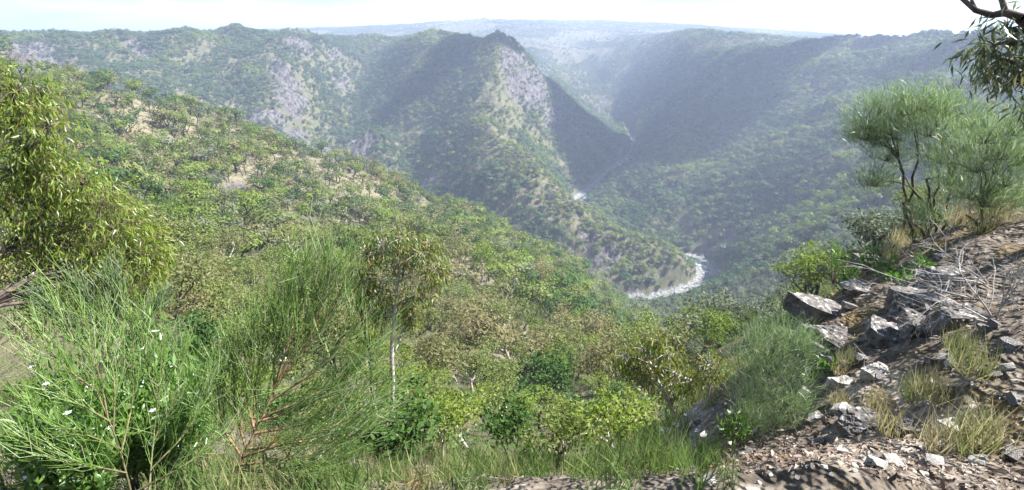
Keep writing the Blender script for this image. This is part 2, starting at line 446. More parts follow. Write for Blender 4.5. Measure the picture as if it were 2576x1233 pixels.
def ground_material():
    m, n, l = new_mat('hill ground')
    out = n.new('ShaderNodeOutputMaterial'); b = n.new('ShaderNodeBsdfPrincipled')
    b.inputs['Roughness'].default_value = .95
    b.inputs['Specular IOR Level'].default_value = .15
    tcn = n.new('ShaderNodeTexCoord')
    at = N(n, 'ShaderNodeAttribute', attribute_name='cover')       # r rock, g dry earth, b river gravel
    sp = n.new('ShaderNodeSeparateColor'); l.new(at.outputs['Color'], sp.inputs['Color'])
    at2 = N(n, 'ShaderNodeAttribute', attribute_name='nearness')
    def noise(scale, det=5, rough=.6):
        q = N(n, 'ShaderNodeTexNoise', Scale=scale, Detail=det, Roughness=rough)
        l.new(tcn.outputs['Object'], q.inputs['Vector'])
        return q.outputs['Fac']
    n1, n2, n3, n4 = noise(.03), noise(.16), noise(.9), noise(7, 6)
    n5 = noise(.35, 6, .7)
    mp6 = N(n, 'ShaderNodeMapping'); mp6.inputs['Scale'].default_value = (1.0, .6, .35); l.new(tcn.outputs['Object'], mp6.inputs['Vector'])
    q6 = N(n, 'ShaderNodeTexNoise', Scale=.28, Detail=7.0, Roughness=.75); l.new(mp6.outputs['Vector'], q6.inputs['Vector']); n6 = q6.outputs['Fac']
    r1 = ramp(n, [(.3, (.050, .058, .030)), (.5, (.085, .084, .045)), (.7, (.145, .118, .075))]); l.new(n2, r1.inputs['Fac'])
    r2 = ramp(n, [(.38, (.07, .085, .035)), (.45, (.12, .118, .062)), (.50, (.195, .155, .115)), (.57, (.17, .142, .098)), (.63, (.09, .10, .045))]); l.new(n5, r2.inputs['Fac'])
    r3 = ramp(n, [(.36, (.016, .02, .014)), (.44, (.04, .037, .037)), (.52, (.085, .077, .075)), (.60, (.15, .134, .125)), (.68, (.05, .046, .044))]); l.new(n6, r3.inputs['Fac'])
    r4 = ramp(n, [(.38, (.05, .055, .045)), (.46, (.13, .13, .122)), (.54, (.20, .198, .19)), (.64, (.27, .268, .26))]); l.new(n5, r4.inputs['Fac'])
    nearr = ramp(n, [(.3, (.032, .026, .020)), (.42, (.075, .060, .046)), (.52, (.11, .09, .07)), (.62, (.165, .14, .112)), (.7, (.25, .225, .19))]); l.new(n4, nearr.inputs['Fac'])
    moss = ramp(n, [(.3, (.05, .04, .018)), (.5, (.13, .085, .03)), (.66, (.12, .11, .045))]); l.new(n4, moss.inputs['Fac'])
    mossf = ramp(n, [(.50, 0.), (.60, 1.)]); l.new(n3, mossf.inputs['Fac'])
    pathr = ramp(n, [(.3, (.11, .085, .06)), (.45, (.20, .165, .125)), (.6, (.30, .265, .22))]); l.new(n4, pathr.inputs['Fac'])
    at3 = N(n, 'ShaderNodeAttribute', attribute_name='path')
    def edge(sock, nz_, lo, hi):
        a = N(n, 'ShaderNodeMath', operation='MULTIPLY_ADD'); l.new(nz_, a.inputs[0]); a.inputs[1].default_value = .9
        l.new(sock, a.inputs[2])
        rr = ramp(n, [(lo, 0.), (hi, 1.)]); l.new(a.outputs['Value'], rr.inputs['Fac'])
        return rr.outputs['Color']
    c = mixc(n, l, edge(sp.outputs['Green'], n2, .62, .95), r1.outputs['Color'], r2.outputs['Color'])
    c = mixc(n, l, edge(sp.outputs['Red'], n6, .72, .9), c, r3.outputs['Color'])
    c = mixc(n, l, at2.outputs['Fac'], c, mixc(n, l, edge(at3.outputs['Fac'], n3, .62, .92), mixc(n, l, mossf.outputs['Color'], nearr.outputs['Color'], moss.outputs['Color']), pathr.outputs['Color']))
    c = mixc(n, l, edge(sp.outputs['Blue'], n3, .72, .86), c, r4.outputs['Color'])
    l.new(c, b.inputs['Base Color'])
    bp = N(n, 'ShaderNodeBump', Strength=.8, Distance=2.0); l.new(n6, bp.inputs['Height'])
    bp2 = N(n, 'ShaderNodeBump', Strength=.7, Distance=.05); l.new(n4, bp2.inputs['Height']); l.new(bp.outputs['Normal'], bp2.inputs['Normal'])
    l.new(bp2.outputs['Normal'], b.inputs['Normal'])
    l.new(b.outputs['BSDF'], out.inputs['Surface'])
    return m

def mesh_obj(name, verts, faces, mat, parent=None, smooth_=False):
    me = bpy.data.meshes.new(name)
    if isinstance(verts, np.ndarray) and isinstance(faces, np.ndarray):
        k = faces.shape[1]
        me.vertices.add(len(verts)); me.vertices.foreach_set('co', np.ascontiguousarray(verts, np.float32).ravel())
        me.loops.add(faces.size); me.loops.foreach_set('vertex_index', np.ascontiguousarray(faces, np.int32).ravel())
        me.polygons.add(len(faces)); me.polygons.foreach_set('loop_start', np.arange(0, faces.size, k, dtype=np.int32))
        me.update(calc_edges=True)
    else:
        me.from_pydata(verts, [], faces); me.update()
    if mat is not None:
        for mm in (mat if isinstance(mat, (list, tuple)) else [mat]):
            me.materials.append(mm)
    if smooth_:
        me.polygons.foreach_set('use_smooth', np.ones(len(me.polygons), bool))
    o = bpy.data.objects.new(name, me)
    COL.objects.link(o)
    if parent is not None:
        o.parent = parent
    return o

def tag(o, label=None, cat=None, group=None, kind=None):
    if label: o['label'] = label
    if cat: o['category'] = cat
    if group: o['group'] = group
    if kind: o['kind'] = kind
    return o

# ------------------------------------------------------------------ the land
gv = np.concatenate([np.stack([GX, GY, GZ], -1).reshape(-1, 3), [[0, 0, GZ[0].mean()]]])
jj, ii = np.meshgrid(np.arange(NR - 1), np.arange(NA), indexing='ij')
i2 = (ii + 1) % NA
gf = np.stack([jj * NA + ii, jj * NA + i2, (jj + 1) * NA + i2, (jj + 1) * NA + ii], -1).reshape(-1, 4)[:, ::-1]
land = mesh_obj('hills', gv, gf, ground_material(), smooth_=True)
tag(land, 'steep rocky gorge hillsides below the lookout', 'hills', kind='structure')
ca = land.data.color_attributes.new('cover', 'FLOAT_COLOR', 'POINT')
cc = np.zeros((len(gv), 4), np.float32); cc[:, 3] = 1
for k_, G_ in enumerate((G_ROCK, G_DRY, G_SAND)):
    cc[:-1, k_] = G_.ravel()
ca.data.foreach_set('color', cc.ravel())
na = land.data.attributes.new('nearness', 'FLOAT', 'POINT')
nn = np.zeros(len(gv), np.float32); nn[:-1] = (1 - smooth(11, 26, np.hypot(GX, GY))).ravel()
na.data.foreach_set('value', nn)
pa = land.data.attributes.new('path', 'FLOAT', 'POINT')
qpx, qpy = project(gv)
pm = blob_mask(qpx, qpy, None, [(2200, 985, 60, 1), (2300, 1060, 90, 1), (2400, 1110, 90, 1), (2150, 1100, 80, .7), (2120, 1000, 50, .7), (2270, 980, 60, .8), (2210, 830, 40, .6), (1700, 1060, 90, 1)]) * (np.hypot(gv[:, 0], gv[:, 1]) < 14) * (gv[:, 1] > 0)
pa.data.foreach_set('value', pm.astype(np.float32))

# river water: a ribbon lying in its bed
def water_material():
    m, n, l = new_mat('river water')
    out = n.new('ShaderNodeOutputMaterial'); b = n.new('ShaderNodeBsdfPrincipled')
    b.inputs['Base Color'].default_value = (.035, .05, .045, 1); b.inputs['Roughness'].default_value = .3; b.inputs['Specular IOR Level'].default_value = .25
    tcn = n.new('ShaderNodeTexCoord'); q = N(n, 'ShaderNodeTexNoise', Scale=.8, Detail=4.0); l.new(tcn.outputs['Object'], q.inputs['Vector'])
    q2 = N(n, 'ShaderNodeTexNoise', Scale=.09, Detail=5.0); l.new(tcn.outputs['Object'], q2.inputs['Vector'])
    foam = ramp(n, [(.57, 0.), (.66, .7)]); l.new(q2.outputs['Fac'], foam.inputs['Fac'])
    l.new(mixc(n, l, foam.outputs['Color'], (.035, .05, .045), (.55, .58, .58)), b.inputs['Base Color'])
    bp = N(n, 'ShaderNodeBump', Strength=.4, Distance=.3); l.new(q.outputs['Fac'], bp.inputs['Height']); l.new(bp.outputs['Normal'], b.inputs['Normal'])
    l.new(b.outputs['BSDF'], out.inputs['Surface'])
    return m
rv, rf = [], []
RP = np.array(RIVER)
RPd = np.array(densify(RIVER))
for k in range(len(RPd)):
    a, b_ = RPd[max(0, k - 1)], RPd[min(len(RPd) - 1, k + 1)]
    d = b_ - a; d[2] = 0; d /= np.linalg.norm(d)
    nrm = np.array((-d[1], d[0], 0))
    w = (4.2 if RPd[k][1] < 640 else 2.4) + .8 * math.sin(k * 1.7)
    rv += [tuple(RPd[k] + nrm * w + (0, 0, .05)), tuple(RPd[k] - nrm * w + (0, 0, .05))]
    if k: rf.append((2 * k - 2, 2 * k - 1, 2 * k + 1, 2 * k))
river = mesh_obj('river', rv, rf, water_material())
tag(river, 'narrow river winding through pale gravel at the gorge bottom', 'river', kind='structure')

# ------------------------------------------------------------------ plant materials
def foliage(name, cols, rough=.55, trans=.32, spec=.2, island=.55):
    """leaf material: colour differs from plant to plant and from leaf to leaf"""
    m, n, l = new_mat(name)
    out = n.new('ShaderNodeOutputMaterial')
    oi = n.new('ShaderNodeObjectInfo'); ge = n.new('ShaderNodeNewGeometry')
    a = N(n, 'ShaderNodeMath', operation='MULTIPLY'); a.inputs[1].default_value = 1 - island; l.new(oi.outputs['Random'], a.inputs[0])
    b = N(n, 'ShaderNodeMath', operation='MULTIPLY_ADD'); l.new(ge.outputs['Random Per Island'], b.inputs[0]); b.inputs[1].default_value = island; l.new(a.outputs['Value'], b.inputs[2])
    k = len(cols)
    r = ramp(n, [(i / (k - 1) if k > 1 else 0, c) for i, c in enumerate(cols)]); l.new(b.outputs['Value'], r.inputs['Fac'])
    p = n.new('ShaderNodeBsdfPrincipled'); p.inputs['Roughness'].default_value = rough; p.inputs['Specular IOR Level'].default_value = spec
    t = n.new('ShaderNodeBsdfTranslucent')
    l.new(r.outputs['Color'], p.inputs['Base Color'])
    h = N(n, 'ShaderNodeHueSaturation', Saturation=1.15, Value=1.35); l.new(r.outputs['Color'], h.inputs['Color']); l.new(h.outputs['Color'], t.inputs['Color'])
    mixs = n.new('ShaderNodeMixShader'); mixs.inputs['Fac'].default_value = trans
    l.new(p.outputs['BSDF'], mixs.inputs[1]); l.new(t.outputs['BSDF'], mixs.inputs[2])
    l.new(mixs.outputs['Shader'], out.inputs['Surface'])
    return m

def bark(name, c1, c2, scale=6.0):
    m, n, l = new_mat(name)
    out = n.new('ShaderNodeOutputMaterial'); p = n.new('ShaderNodeBsdfPrincipled'); p.inputs['Roughness'].default_value = .85; p.inputs['Specular IOR Level'].default_value = .2
    tcn = n.new('ShaderNodeTexCoord'); mpn = N(n, 'ShaderNodeMapping'); mpn.inputs['Scale'].default_value = (1, 1, .25)
    q = N(n, 'ShaderNodeTexNoise', Scale=scale, Detail=5.0, Roughness=.65)
    l.new(tcn.outputs['Object'], mpn.inputs['Vector']); l.new(mpn.outputs['Vector'], q.inputs['Vector'])
    r = ramp(n, [(.36, c1), (.62, c2)]); l.new(q.outputs['Fac'], r.inputs['Fac']); l.new(r.outputs['Color'], p.inputs['Base Color'])
    bp = N(n, 'ShaderNodeBump', Strength=.5, Distance=.02); l.new(q.outputs['Fac'], bp.inputs['Height']); l.new(bp.outputs['Normal'], p.inputs['Normal'])
    l.new(p.outputs['BSDF'], out.inputs['Surface'])
    return m

M = {}
M['olive'] = foliage('olive gum leaves', [(.060, .090, .020), (.100, .132, .032), (.142, .166, .050), (.175, .165, .062)], trans=.38)
M['tan'] = foliage('tan flowering gum leaves', [(.080, .100, .032), (.125, .132, .048), (.170, .148, .068), (.215, .172, .095)], trans=.38)
M['lime'] = foliage('lime gum leaves', [(.075, .120, .020), (.125, .175, .026), (.180, .215, .040)], trans=.4)
M['dark'] = foliage('dark scrub leaves', [(.024, .056, .012), (.042, .085, .018), (.065, .11, .026)], spec=.15, rough=.6)
M['grey'] = foliage('grey gum leaves', [(.065, .085, .045), (.100, .118, .065), (.130, .145, .085)])
M['wood'] = foliage('far forest leaves', [(.026, .060, .022), (.045, .092, .030), (.070, .115, .038), (.105, .135, .052)], island=.35)
M['trunk_dark'] = bark('dark gum bark', (.035, .028, .022), (.10, .085, .07))
M['trunk_pale'] = bark('pale gum bark', (.20, .17, .15), (.42, .39, .36))
M['deadwood'] = bark('weathered grey wood', (.17, .155, .14), (.38, .36, .34))

class Geo:
    """collects quads from tubes and leaves"""
    def __init__(self):
        self.v = []; self.f = []; self.n = 0
    def add(self, v, f):
        v = np.asarray(v, float).reshape(-1, 3); f = np.asarray(f, int).reshape(-1, 4)
        self.v.append(v); self.f.append(f + self.n); self.n += len(v)
    def tube(self, pts, radii, sides=5):
        pts = np.asarray(pts, float); k = len(pts)
        if np.isscalar(radii): radii = np.full(k, radii)
        d = np.gradient(pts, axis=0); d /= np.linalg.norm(d, axis=1, keepdims=True) + 1e-9
        ref = np.array((.31, .87, .38))
        u = np.cross(d, ref); u /= np.linalg.norm(u, axis=1, keepdims=True) + 1e-9
        w = np.cross(d, u)
        a = np.linspace(0, 2 * math.pi, sides, endpoint=False)
        ring = pts[:, None] + np.asarray(radii)[:, None, None] * (np.cos(a)[None, :, None] * u[:, None] + np.sin(a)[None, :, None] * w[:, None])
        i, j = np.meshgrid(np.arange(k - 1), np.arange(sides), indexing='ij'); j2 = (j + 1) % sides
        self.add(ring.reshape(-1, 3), np.stack([i * sides + j, i * sides + j2, (i + 1) * sides + j2, (i + 1) * sides + j], -1))
    def leaves(self, c, axis, length, width, fold=0.0, nrm=None, bend=0.0):
        c = np.asarray(c, float); axis = np.asarray(axis, float); n = len(c)
        axis = axis / (np.linalg.norm(axis, axis=1, keepdims=True) + 1e-9)
        if nrm is None: nrm = rng.normal(size=(n, 3))
        s = np.cross(axis, nrm); s /= np.linalg.norm(s, axis=1, keepdims=True) + 1e-9
        up = np.cross(s, axis)
        L_ = np.broadcast_to(np.asarray(length, float), (n,))[:, None]; W_ = np.broadcast_to(np.asarray(width, float), (n,))[:, None]
        b = c; t = c + axis * L_ - up * L_ * bend
        m = c + axis * L_ * .45
        if fold == 0 and bend == 0:
            v = np.stack([b, m + s * W_ * .5, t, m - s * W_ * .5], 1)
            self.add(v, np.arange(n * 4).reshape(n, 4))
        else:
            mid = m + up * L_ * bend * .35
            v = np.stack([b, mid + s * W_ * .5 + up * W_ * fold, t, mid - s * W_ * .5 + up * W_ * fold, mid], 1)
            base = (np.arange(n) * 5)[:, None]
            self.add(v, np.concatenate([base + np.array([[0, 1, 2, 4]]), base + np.array([[0, 4, 2, 3]])]))
    def arrays(self):
        return np.concatenate(self.v), np.concatenate(self.f)
    def mesh(self, name, mat, smooth_=False):
        v, f = self.arrays()
        o = mesh_obj(name, v, f, mat, smooth_=smooth_)
        me = o.data
        bpy.data.objects.remove(o)
        return me
    def build(self, name, mat, parent=None, smooth_=False):
        v, f = self.arrays()
        return mesh_obj(name, v, f, mat, parent, smooth_)

def unit(v):
    v = np.asarray(v, float); return v / (np.linalg.norm(v) + 1e-9)

def gum(seed, H, lod, spread=1.0, droop=.3, lean=.12):
    """trunk + crown quads of one tree of height H standing at the origin"""
    R = np.random.default_rng(seed)
    tr, cr = Geo(), Geo()
    sides = (6, 4, 3)[lod]
    tips = []
    def grow(p, d, ln, rad, lev):
        k = 4 if lev == 0 else 3
        pts = [p]
        for q in range(k):
            d = unit(d + R.normal(size=3) * (.16 if lev else .1) + np.array((0, 0, .06)))
            p = p + d * ln / k
            pts.append(p)
        pts = np.array(pts)
        rr = np.linspace(rad, rad * .55, k + 1)
        if lev < (3, 2, 1)[lod]: tr.tube(pts, rr, sides if lev < 2 else 3)
        mx_ = (3, 2, 2)[lod]
        if lev >= mx_:
            tips.append((p, d)); return
        nb = R.integers(3, 5) if lev == 0 else R.integers(2, 4)
        a0 = R.uniform(0, 6.28)
        for b in range(nb):
            a = a0 + b * 6.283 / nb + R.normal() * .35
            side = np.array((math.cos(a), math.sin(a), 0.0))
            nd = unit(d * (.75 if lev else .9) + side * (.75 + .25 * R.random()) * spread + np.array((0, 0, .25)))
            st = pts[-1] if b < 2 or lev == 0 and b == 0 else pts[-2]
            grow(st, nd, ln * R.uniform(.58, .82), rad * .55, lev + 1)
        if lev >= 1: tips.append((p, d))
    th = H * R.uniform(.26, .38)
    grow(np.zeros(3) - (0, 0, .4), unit((R.normal() * lean, R.normal() * lean, 1)), th + .4, H * .022 + .03, 0)
    tp = np.array([t[0] for t in tips])
    sc = H * .93 / max(tp[:, 2].max(), .1)
    for g in (tr,):
        g.v = [v * (sc, sc, sc) for v in g.v]
    tp = tp * sc
    per, ls, lw = ((48, .42, .20), (22, .75, .42), (15, 1.25, .85))[lod]
    ls *= H / 9.0; lw *= H / 9.0
    for q in tp:
        rc = H * R.uniform(.085, .15) * (1.0, 1.1, 1.25)[lod]
        n = max(4, int(per * R.uniform(.6, 1.3)))
        o = R.normal(size=(n, 3)); o /= np.linalg.norm(o, axis=1, keepdims=True); o *= (R.random(n) ** .45)[:, None]
        c = q + o * rc * (1.2, 1.2, .72)
        ax = R.normal(size=(n, 3)) + o * .7 - np.array((0, 0, droop))
        nr = R.normal(size=(n, 3)) + np.array((0, 0, .9)) + o
        if lod:                                       # small in view: leaf masses face outward, so each crown has a lit and a shaded side
            ct = np.array((tp[:, 0].mean(), tp[:, 1].mean(), tp[:, 2].mean() * .8))
            dr = c - ct; dr /= np.linalg.norm(dr, axis=1, keepdims=True) + 1e-6
            nr = R.normal(size=(n, 3)) * .38 + dr * 1.2 + o * .5 + np.array((0, 0, .35))
            nr /= np.linalg.norm(nr, axis=1, keepdims=True)
            ax = ax - nr * (np.sum(ax * nr, axis=1, keepdims=True) * .85)
        cr.leaves(c, ax, ls * R.uniform(.7, 1.3, n), lw * R.uniform(.7, 1.3, n), nrm=nr)
    return tr, cr

def shrub(seed, H, lod):
    R = np.random.default_rng(seed)
    tr, cr = Geo(), Geo()
    nb = R.integers(6, 10)
    per, ls, lw = ((130, .30, .15), (36, .6, .38), (16, .9, .6))[lod]
    for b in range(nb):
        a = R.uniform(0, 6.28); r = R.uniform(.1, .55) * H
        e = np.array((math.cos(a) * r, math.sin(a) * r, H * R.uniform(.45, .85)))
        tr.tube([(0, 0, -.2), e * .5 + R.normal(size=3) * .05 * H, e], [H * .022, H * .015, H * .006], 4)
        n = per
        o = R.normal(size=(n, 3)); o /= np.linalg.norm(o, axis=1, keepdims=True); o *= (R.random(n) ** .4)[:, None]
        c = e + o * H * (.26, .26, .24)
        cr.leaves(c, R.normal(size=(n, 3)) + o + (0, 0, .3), ls * H / 3 * R.uniform(.7, 1.3, n), lw * H / 3 * R.uniform(.7, 1.3, n), nrm=R.normal(size=(n, 3)) + (0, 0, .9) + o)
    return tr, cr

# ------------------------------------------------------------------ where plants stand
CA = np.zeros_like(GX)
CA[:-1, :] = (RR[1:] - RR[:-1])[:, None] * RR[:-1, None]
dA = np.zeros(NA); dA[:len(az_f)] = az_f[1] - az_f[0]
CA = (CA * dA[None, :])[:, :len(az_f)]
D_ = RR[:, None] + 0 * CA
gx, gy, gz = GX[:, :len(az_f)], GY[:, :len(az_f)], GZ[:, :len(az_f)]
ppx, ppy = project(np.stack([gx, gy, gz], -1))
rock_, dry_, sand_ = G_ROCK[:, :len(az_f)], G_DRY[:, :len(az_f)], G_SAND[:, :len(az_f)]
# dense green gullies (px, py, rx, ry)
patch = fbm(gx, gy, 70, 3, .5, 6.6)
dens = .034 * np.clip(1 + 1.3 * patch, .15, 2)
dens = np.where(D_ > 1500, .019, dens)
dens = np.where(D_ > 2400, .0065, dens)
dens = np.where(D_ > 4300, 0, dens)
dens = dens * (1 - .30 * smooth(.2, .75, dry_)) * (1 - .72 * smooth(.35, .8, rock_))
dens = np.where(sand_ > .35, 0.0, dens)
slope_d = .030 * (1 - .8 * smooth(.3, .75, dry_)) * np.clip(1 + 1.5 * patch, .15, 2.2)
dens = np.where(D_ < 225, slope_d, dens)
dens = np.where((D_ >= 225) & (D_ < 380) & (ppx < 1480), np.maximum(dens, .015) * .9, dens)
dens = np.where(D_ < 36, 0, dens)
open_fields = (D_ > 1900) & (fbm(gx, gy, 420, 2, .5, 3.1) > .12)
dens = np.where(open_fields, dens * .12, dens)
vis_ = VIS.copy()
vis_ |= np.roll(vis_, -2, 0)
inv = (ppx > -160) & (ppx < 2736) & (ppy < 1320)
cnt = rng.poisson(np.clip(dens * CA * vis_ * inv, 0, 40))
jj_, ii_ = np.nonzero(cnt)
rep = cnt[jj_, ii_]
jj_ = np.repeat(jj_, rep); ii_ = np.repeat(ii_, rep)
r_ = RR[jj_] + rng.random(len(jj_)) * (RR[np.minimum(jj_ + 1, NR - 1)] - RR[jj_])
a_ = az_f[ii_] + (rng.random(len(jj_)) - .5) * (az_f[1] - az_f[0])
tx, ty = r_ * np.sin(a_), r_ * np.cos(a_)
tzv, trk, tdr, tsd, trd = terrain_z(tx, ty)
ok = trd > np.where(np.hypot(tx, ty) < 640, 12.5, 13)
tx, ty, tzv, trk, tdr = tx[ok], ty[ok], tzv[ok], trk[ok], tdr[ok]
tD = np.hypot(tx, ty)
tpx, tpy = project(np.stack([tx, ty, tzv], -1))
print('trees', len(tx), 'under 300 m', (tD < 300).sum())

# ------------------------------------------------------------------ single trees
PROTO = {}
def proto(kind, lod, k, H):
    key = (kind, lod, k)
    if key not in PROTO:
        fn = shrub if kind in ('dark',) else gum
        sp = {'olive': 1.0, 'tan': .95, 'lime': .85, 'grey': 1.0}.get(kind, 1)
        if fn is shrub: tr, cr = shrub(900 + k * 7 + lod, H, lod)
        else: tr, cr = gum(100 + k * 13 + sum(map(ord, kind)), H, lod, spread=sp)
        PROTO[key] = (tr.mesh('trunk', M['trunk_pale'] if (k % 3 == 0 and kind != 'dark') else M['trunk_dark'], True), cr.mesh('crown', M[kind]))
    return PROTO[key]

def place(name, label, cat, group, pos, kind, lod, k, H, scale, rz):
    tm, cm = proto(kind, lod, k, H)
    e = bpy.data.objects.new(name, None); COL.objects.link(e)
    e.empty_display_size = .5
    e.location = pos; e.rotation_euler = (0, 0, rz); wd = scale * random.uniform(.85, 1.3); e.scale = (wd, wd * random.uniform(.85, 1.15), scale)
    tag(e, label, cat, group)
    for nm, me in (('trunk', tm), ('crown', cm)):
        c = bpy.data.objects.new(nm, me); COL.objects.link(c); c.parent = e
    return e

# trees that stand out in the photo: foot px, py, height px, kind, variant, label
MARKED = [
    (1288, 935, 190, 'tan', 0, 'tall tan-green gum with dark forked trunk on the grassy bank above the dark green bush'),
    (1392, 925, 130, 'tan', 1, 'brownish gum leaning above the pale rock face on the grassy bank'),
    (1245, 852, 95, 'olive', 2, 'small olive gum on one thin bare trunk beside the pink scree'),
    (1132, 800, 100, 'olive', 0, 'spreading olive gum at the top of the pink scree'),
    (1572, 838, 62, 'lime', 1, 'bright yellow-green gum at the foot of the slope above the river'),
    (1535, 820, 70, 'olive', 1, 'olive gum with dark trunk just left of the yellow-green gum'),
    (1450, 800, 80, 'olive', 3, 'dark-trunked olive gum over the bare ledge above the gully scrub'),
    (1350, 760, 90, 'tan', 2, 'broad tan flowering gum at the brow of the wooded slope'),
    (1210, 720, 110, 'lime', 0, 'bright green gum beside the rusty-brown gum on the brow'),
    (1150, 720, 120, 'tan', 3, 'rusty-brown flowering gum right of the tall sapling'),
    (610, 770, 120, 'olive', 2, 'round olive gum with several dark trunks beyond the broom shrub'),
    (470, 830, 110, 'tan', 1, 'reddish-brown gum between the bright left gum and the broom shrub'),
    (470, 690, 120, 'olive', 3, 'wide olive gum beside the bent white dead branch'),
    (745, 690, 120, 'olive', 0, 'dense olive gum behind the tip of the broom shrub'),
    (900, 680, 110, 'olive', 1, 'olive gum left of the tall orange-leaved sapling'),
    (1060, 880, 120, 'olive', 2, 'dark olive gum right below the orange-leaved sapling'),
    (1190, 990, 110, 'olive', 3, 'dense olive gum just above the bottom edge left of the dark green bush'),
    (1080, 1010, 100, 'lime', 2, 'yellow-green gum at the bottom edge right of the broom shrub'),
    (1500, 1040, 100, 'lime', 3, 'yellow-green gum at the bottom edge left of the orange-tipped gum'),
    (1640, 900, 70, 'olive', 0, 'olive gum in the gully behind the orange-tipped gum'),
    (1780, 900, 70, 'lime', 0, 'lime gum at the mouth of the gully left of the soft needle bush'),
    (1820, 960, 80, 'tan', 0, 'orange-brown gum touching the left side of the soft needle bush'),
    (180, 250, 45, 'lime', 1, 'lime gum on the skyline of the dry hill above the bright left gum'),
    (480, 300, 36, 'olive', 1, 'olive gum alone on the bare crest of the dry hill'),
    (640, 350, 38, 'lime', 2, 'light green gum on the falling crest of the dry hill'),
]
SHRUBS = [
    (1335, 1010, 105, 0, 'glossy dark green bush at the bottom edge below the forked tan gum'),
    (1400, 1015, 80, 1, 'grey-green bush right of the glossy dark bush at the bottom edge'),
    (1480, 880, 70, 2, 'round green bush in the gully beneath the bare ledge'),
    (1525, 930, 75, 3, 'bright green bush left of the orange-tipped gum'),
    (1460, 940, 60, 0, 'green bush beside the pale rock face'),
    (1560, 880, 55, 1, 'small green bush under the yellow-green gum'),
    (1210, 860, 50, 2, 'low grey-green bush in the grass left of the thin-trunked gum'),
    (485, 900, 90, 3, 'narrow dark green bush between the two broom shrubs'),
    (480, 1010, 80, 1, 'shady green bush below the narrow dark bush'),
    (680, 500, 34, 0, 'dark green bush in the gully at the foot of the dry hill'),
    (740, 520, 36, 1, 'wide dark green bush in the gully right of its darker neighbour'),
    (850, 545, 32, 2, 'black-green bush at the lower end of the dry hill gully'),
    (700, 440, 22, 3, 'small dark bush among bare stones on the dry hill'),
    (420, 960, 70, 2, 'leafy bush with pale stems behind the left broom shrub'),
]
hand = []
for px, py, hp, kind, k, lab in MARKED:
    q = hit(px, py); d = np.linalg.norm(q - (0, 0, CAMZ))
    H = hp / FPX * d
    hand.append((q[0], q[1]))
    place('eucalypt_tree', lab, 'tree', 'gum trees standing on the near slopes', q, kind, 0 if d < 170 else 1, k % 4, 9.0, H / 9.0, random.uniform(0, 6.28))
for px, py, hp, k, lab in SHRUBS:
    q = hit(px, py); d = np.linalg.norm(q - (0, 0, CAMZ))
    hand.append((q[0], q[1]))
    place('green_shrub', lab, 'shrub', 'dark green shrubs on the near slopes', q, 'dark', 0 if d < 170 else 1, k, 3.0, hp / FPX * d / 3.0, random.uniform(0, 6.28))
hand = np.array(hand)

# keep others off the marked ones, then the largest 300 become things of their own
dmin = np.min(np.hypot(tx[:, None] - hand[None, :, 0], ty[:, None] - hand[None, :, 1]), axis=1) if len(tx) < 400000 else np.full(len(tx), 99)
okk = dmin > np.where(tD < 300, 3.5, 0)
tx, ty, tzv, trk, tdr, tD, tpx, tpy = (q[okk] for q in (tx, ty, tzv, trk, tdr, tD, tpx, tpy))
seen = visible(tx, ty) & (tpx > -30) & (tpx < 2606)
NSINGLE = 275
score = np.where(seen, tD, 1e9)
order = np.argsort(score)
single = order[:NSINGLE]
mask_single = np.zeros(len(tx), bool); mask_single[single] = True
ORD = ['nearest', 'second', 'third', 'fourth', 'fifth', 'sixth', 'seventh', 'eighth', 'ninth', 'tenth', 'eleventh', 'twelfth', 'thirteenth', 'fourteenth', 'fifteenth', 'sixteenth', 'seventeenth', 'eighteenth', 'nineteenth', 'twentieth']
def label_all(items, marks):
    """items: (object, px, py, what); each is told by its place next to the landmark it is nearest to in view"""
    mk = np.array([(m[0], m[1]) for m in marks], float)
    rows = {}
    for o, px, py, what in items:
        d = np.hypot(mk[:, 0] - px, (mk[:, 1] - py) * 1.3); k = int(np.argmin(d))
        dx, dy = px - mk[k, 0], py - mk[k, 1]
        side = ('left of' if dx < 0 else 'right of') if abs(dx) > 1.2 * abs(dy) else ('above' if dy < 0 else 'below')
        rows.setdefault((what, side, marks[k][2]), []).append((d[k], o))
    for (what, side, mark), lst in rows.items():
        lst.sort(key=lambda q: q[0])
        for n_, (_, o) in enumerate(lst):
            o['label'] = f'{what} {side} the {mark}' if len(lst) == 1 else f'{ORD[min(n_, 19)]} {what} {side} the {mark}'
TREE_MARKS = [(1290, 840, 'forked tan gum'), (1392, 860, 'leaning brownish gum'), (1245, 800, 'thin-trunked gum'), (1572, 800, 'yellow-green gum'), (1350, 710, 'broad tan gum'), (1180, 665, 'rusty-brown gum'), (610, 700, 'many-trunked olive gum'),
              (470, 780, 'reddish-brown gum'), (490, 530, 'bent dead trunk'), (820, 620, 'tip of the large broom'), (1010, 600, 'top of the slender sapling'), (1060, 820, 'dark gum by the sapling'), (1120, 1000, 'bottom-edge olive gum'), (1335, 960, 'glossy dark bush'), (1500, 890, 'gully bushes'),
              (1640, 880, 'orange-tipped gum'), (1930, 840, 'soft needle bush'), (2010, 740, 'jutting slab'), (2150, 650, 'rim plants'), (1700, 830, 'gully mouth'), (1600, 770, 'white river sand'), (385, 460, 'white dead tree'), (250, 500, 'bright left gum'), (60, 650, 'far left leaf mass'),
              (680, 500, 'dark gully bushes'), (560, 600, 'open wood left of the broom'), (900, 560, 'foot of the dry hill'), (1200, 780, 'pink scree'), (720, 780, 'middle of the large broom'), (1450, 740, 'brow gums'), (330, 650, 'right rim of the bright gum'), (1850, 780, 'slope facing the river bend'), (1080, 720, 'right rim of the sapling'), (950, 900, 'sapling foot'), (250, 800, 'wispy broom tips')]
COLW = {'olive': 'olive-green', 'tan': 'tan flowering', 'lime': 'light green', 'grey': 'grey-green', 'dark': 'dark green bushy'}
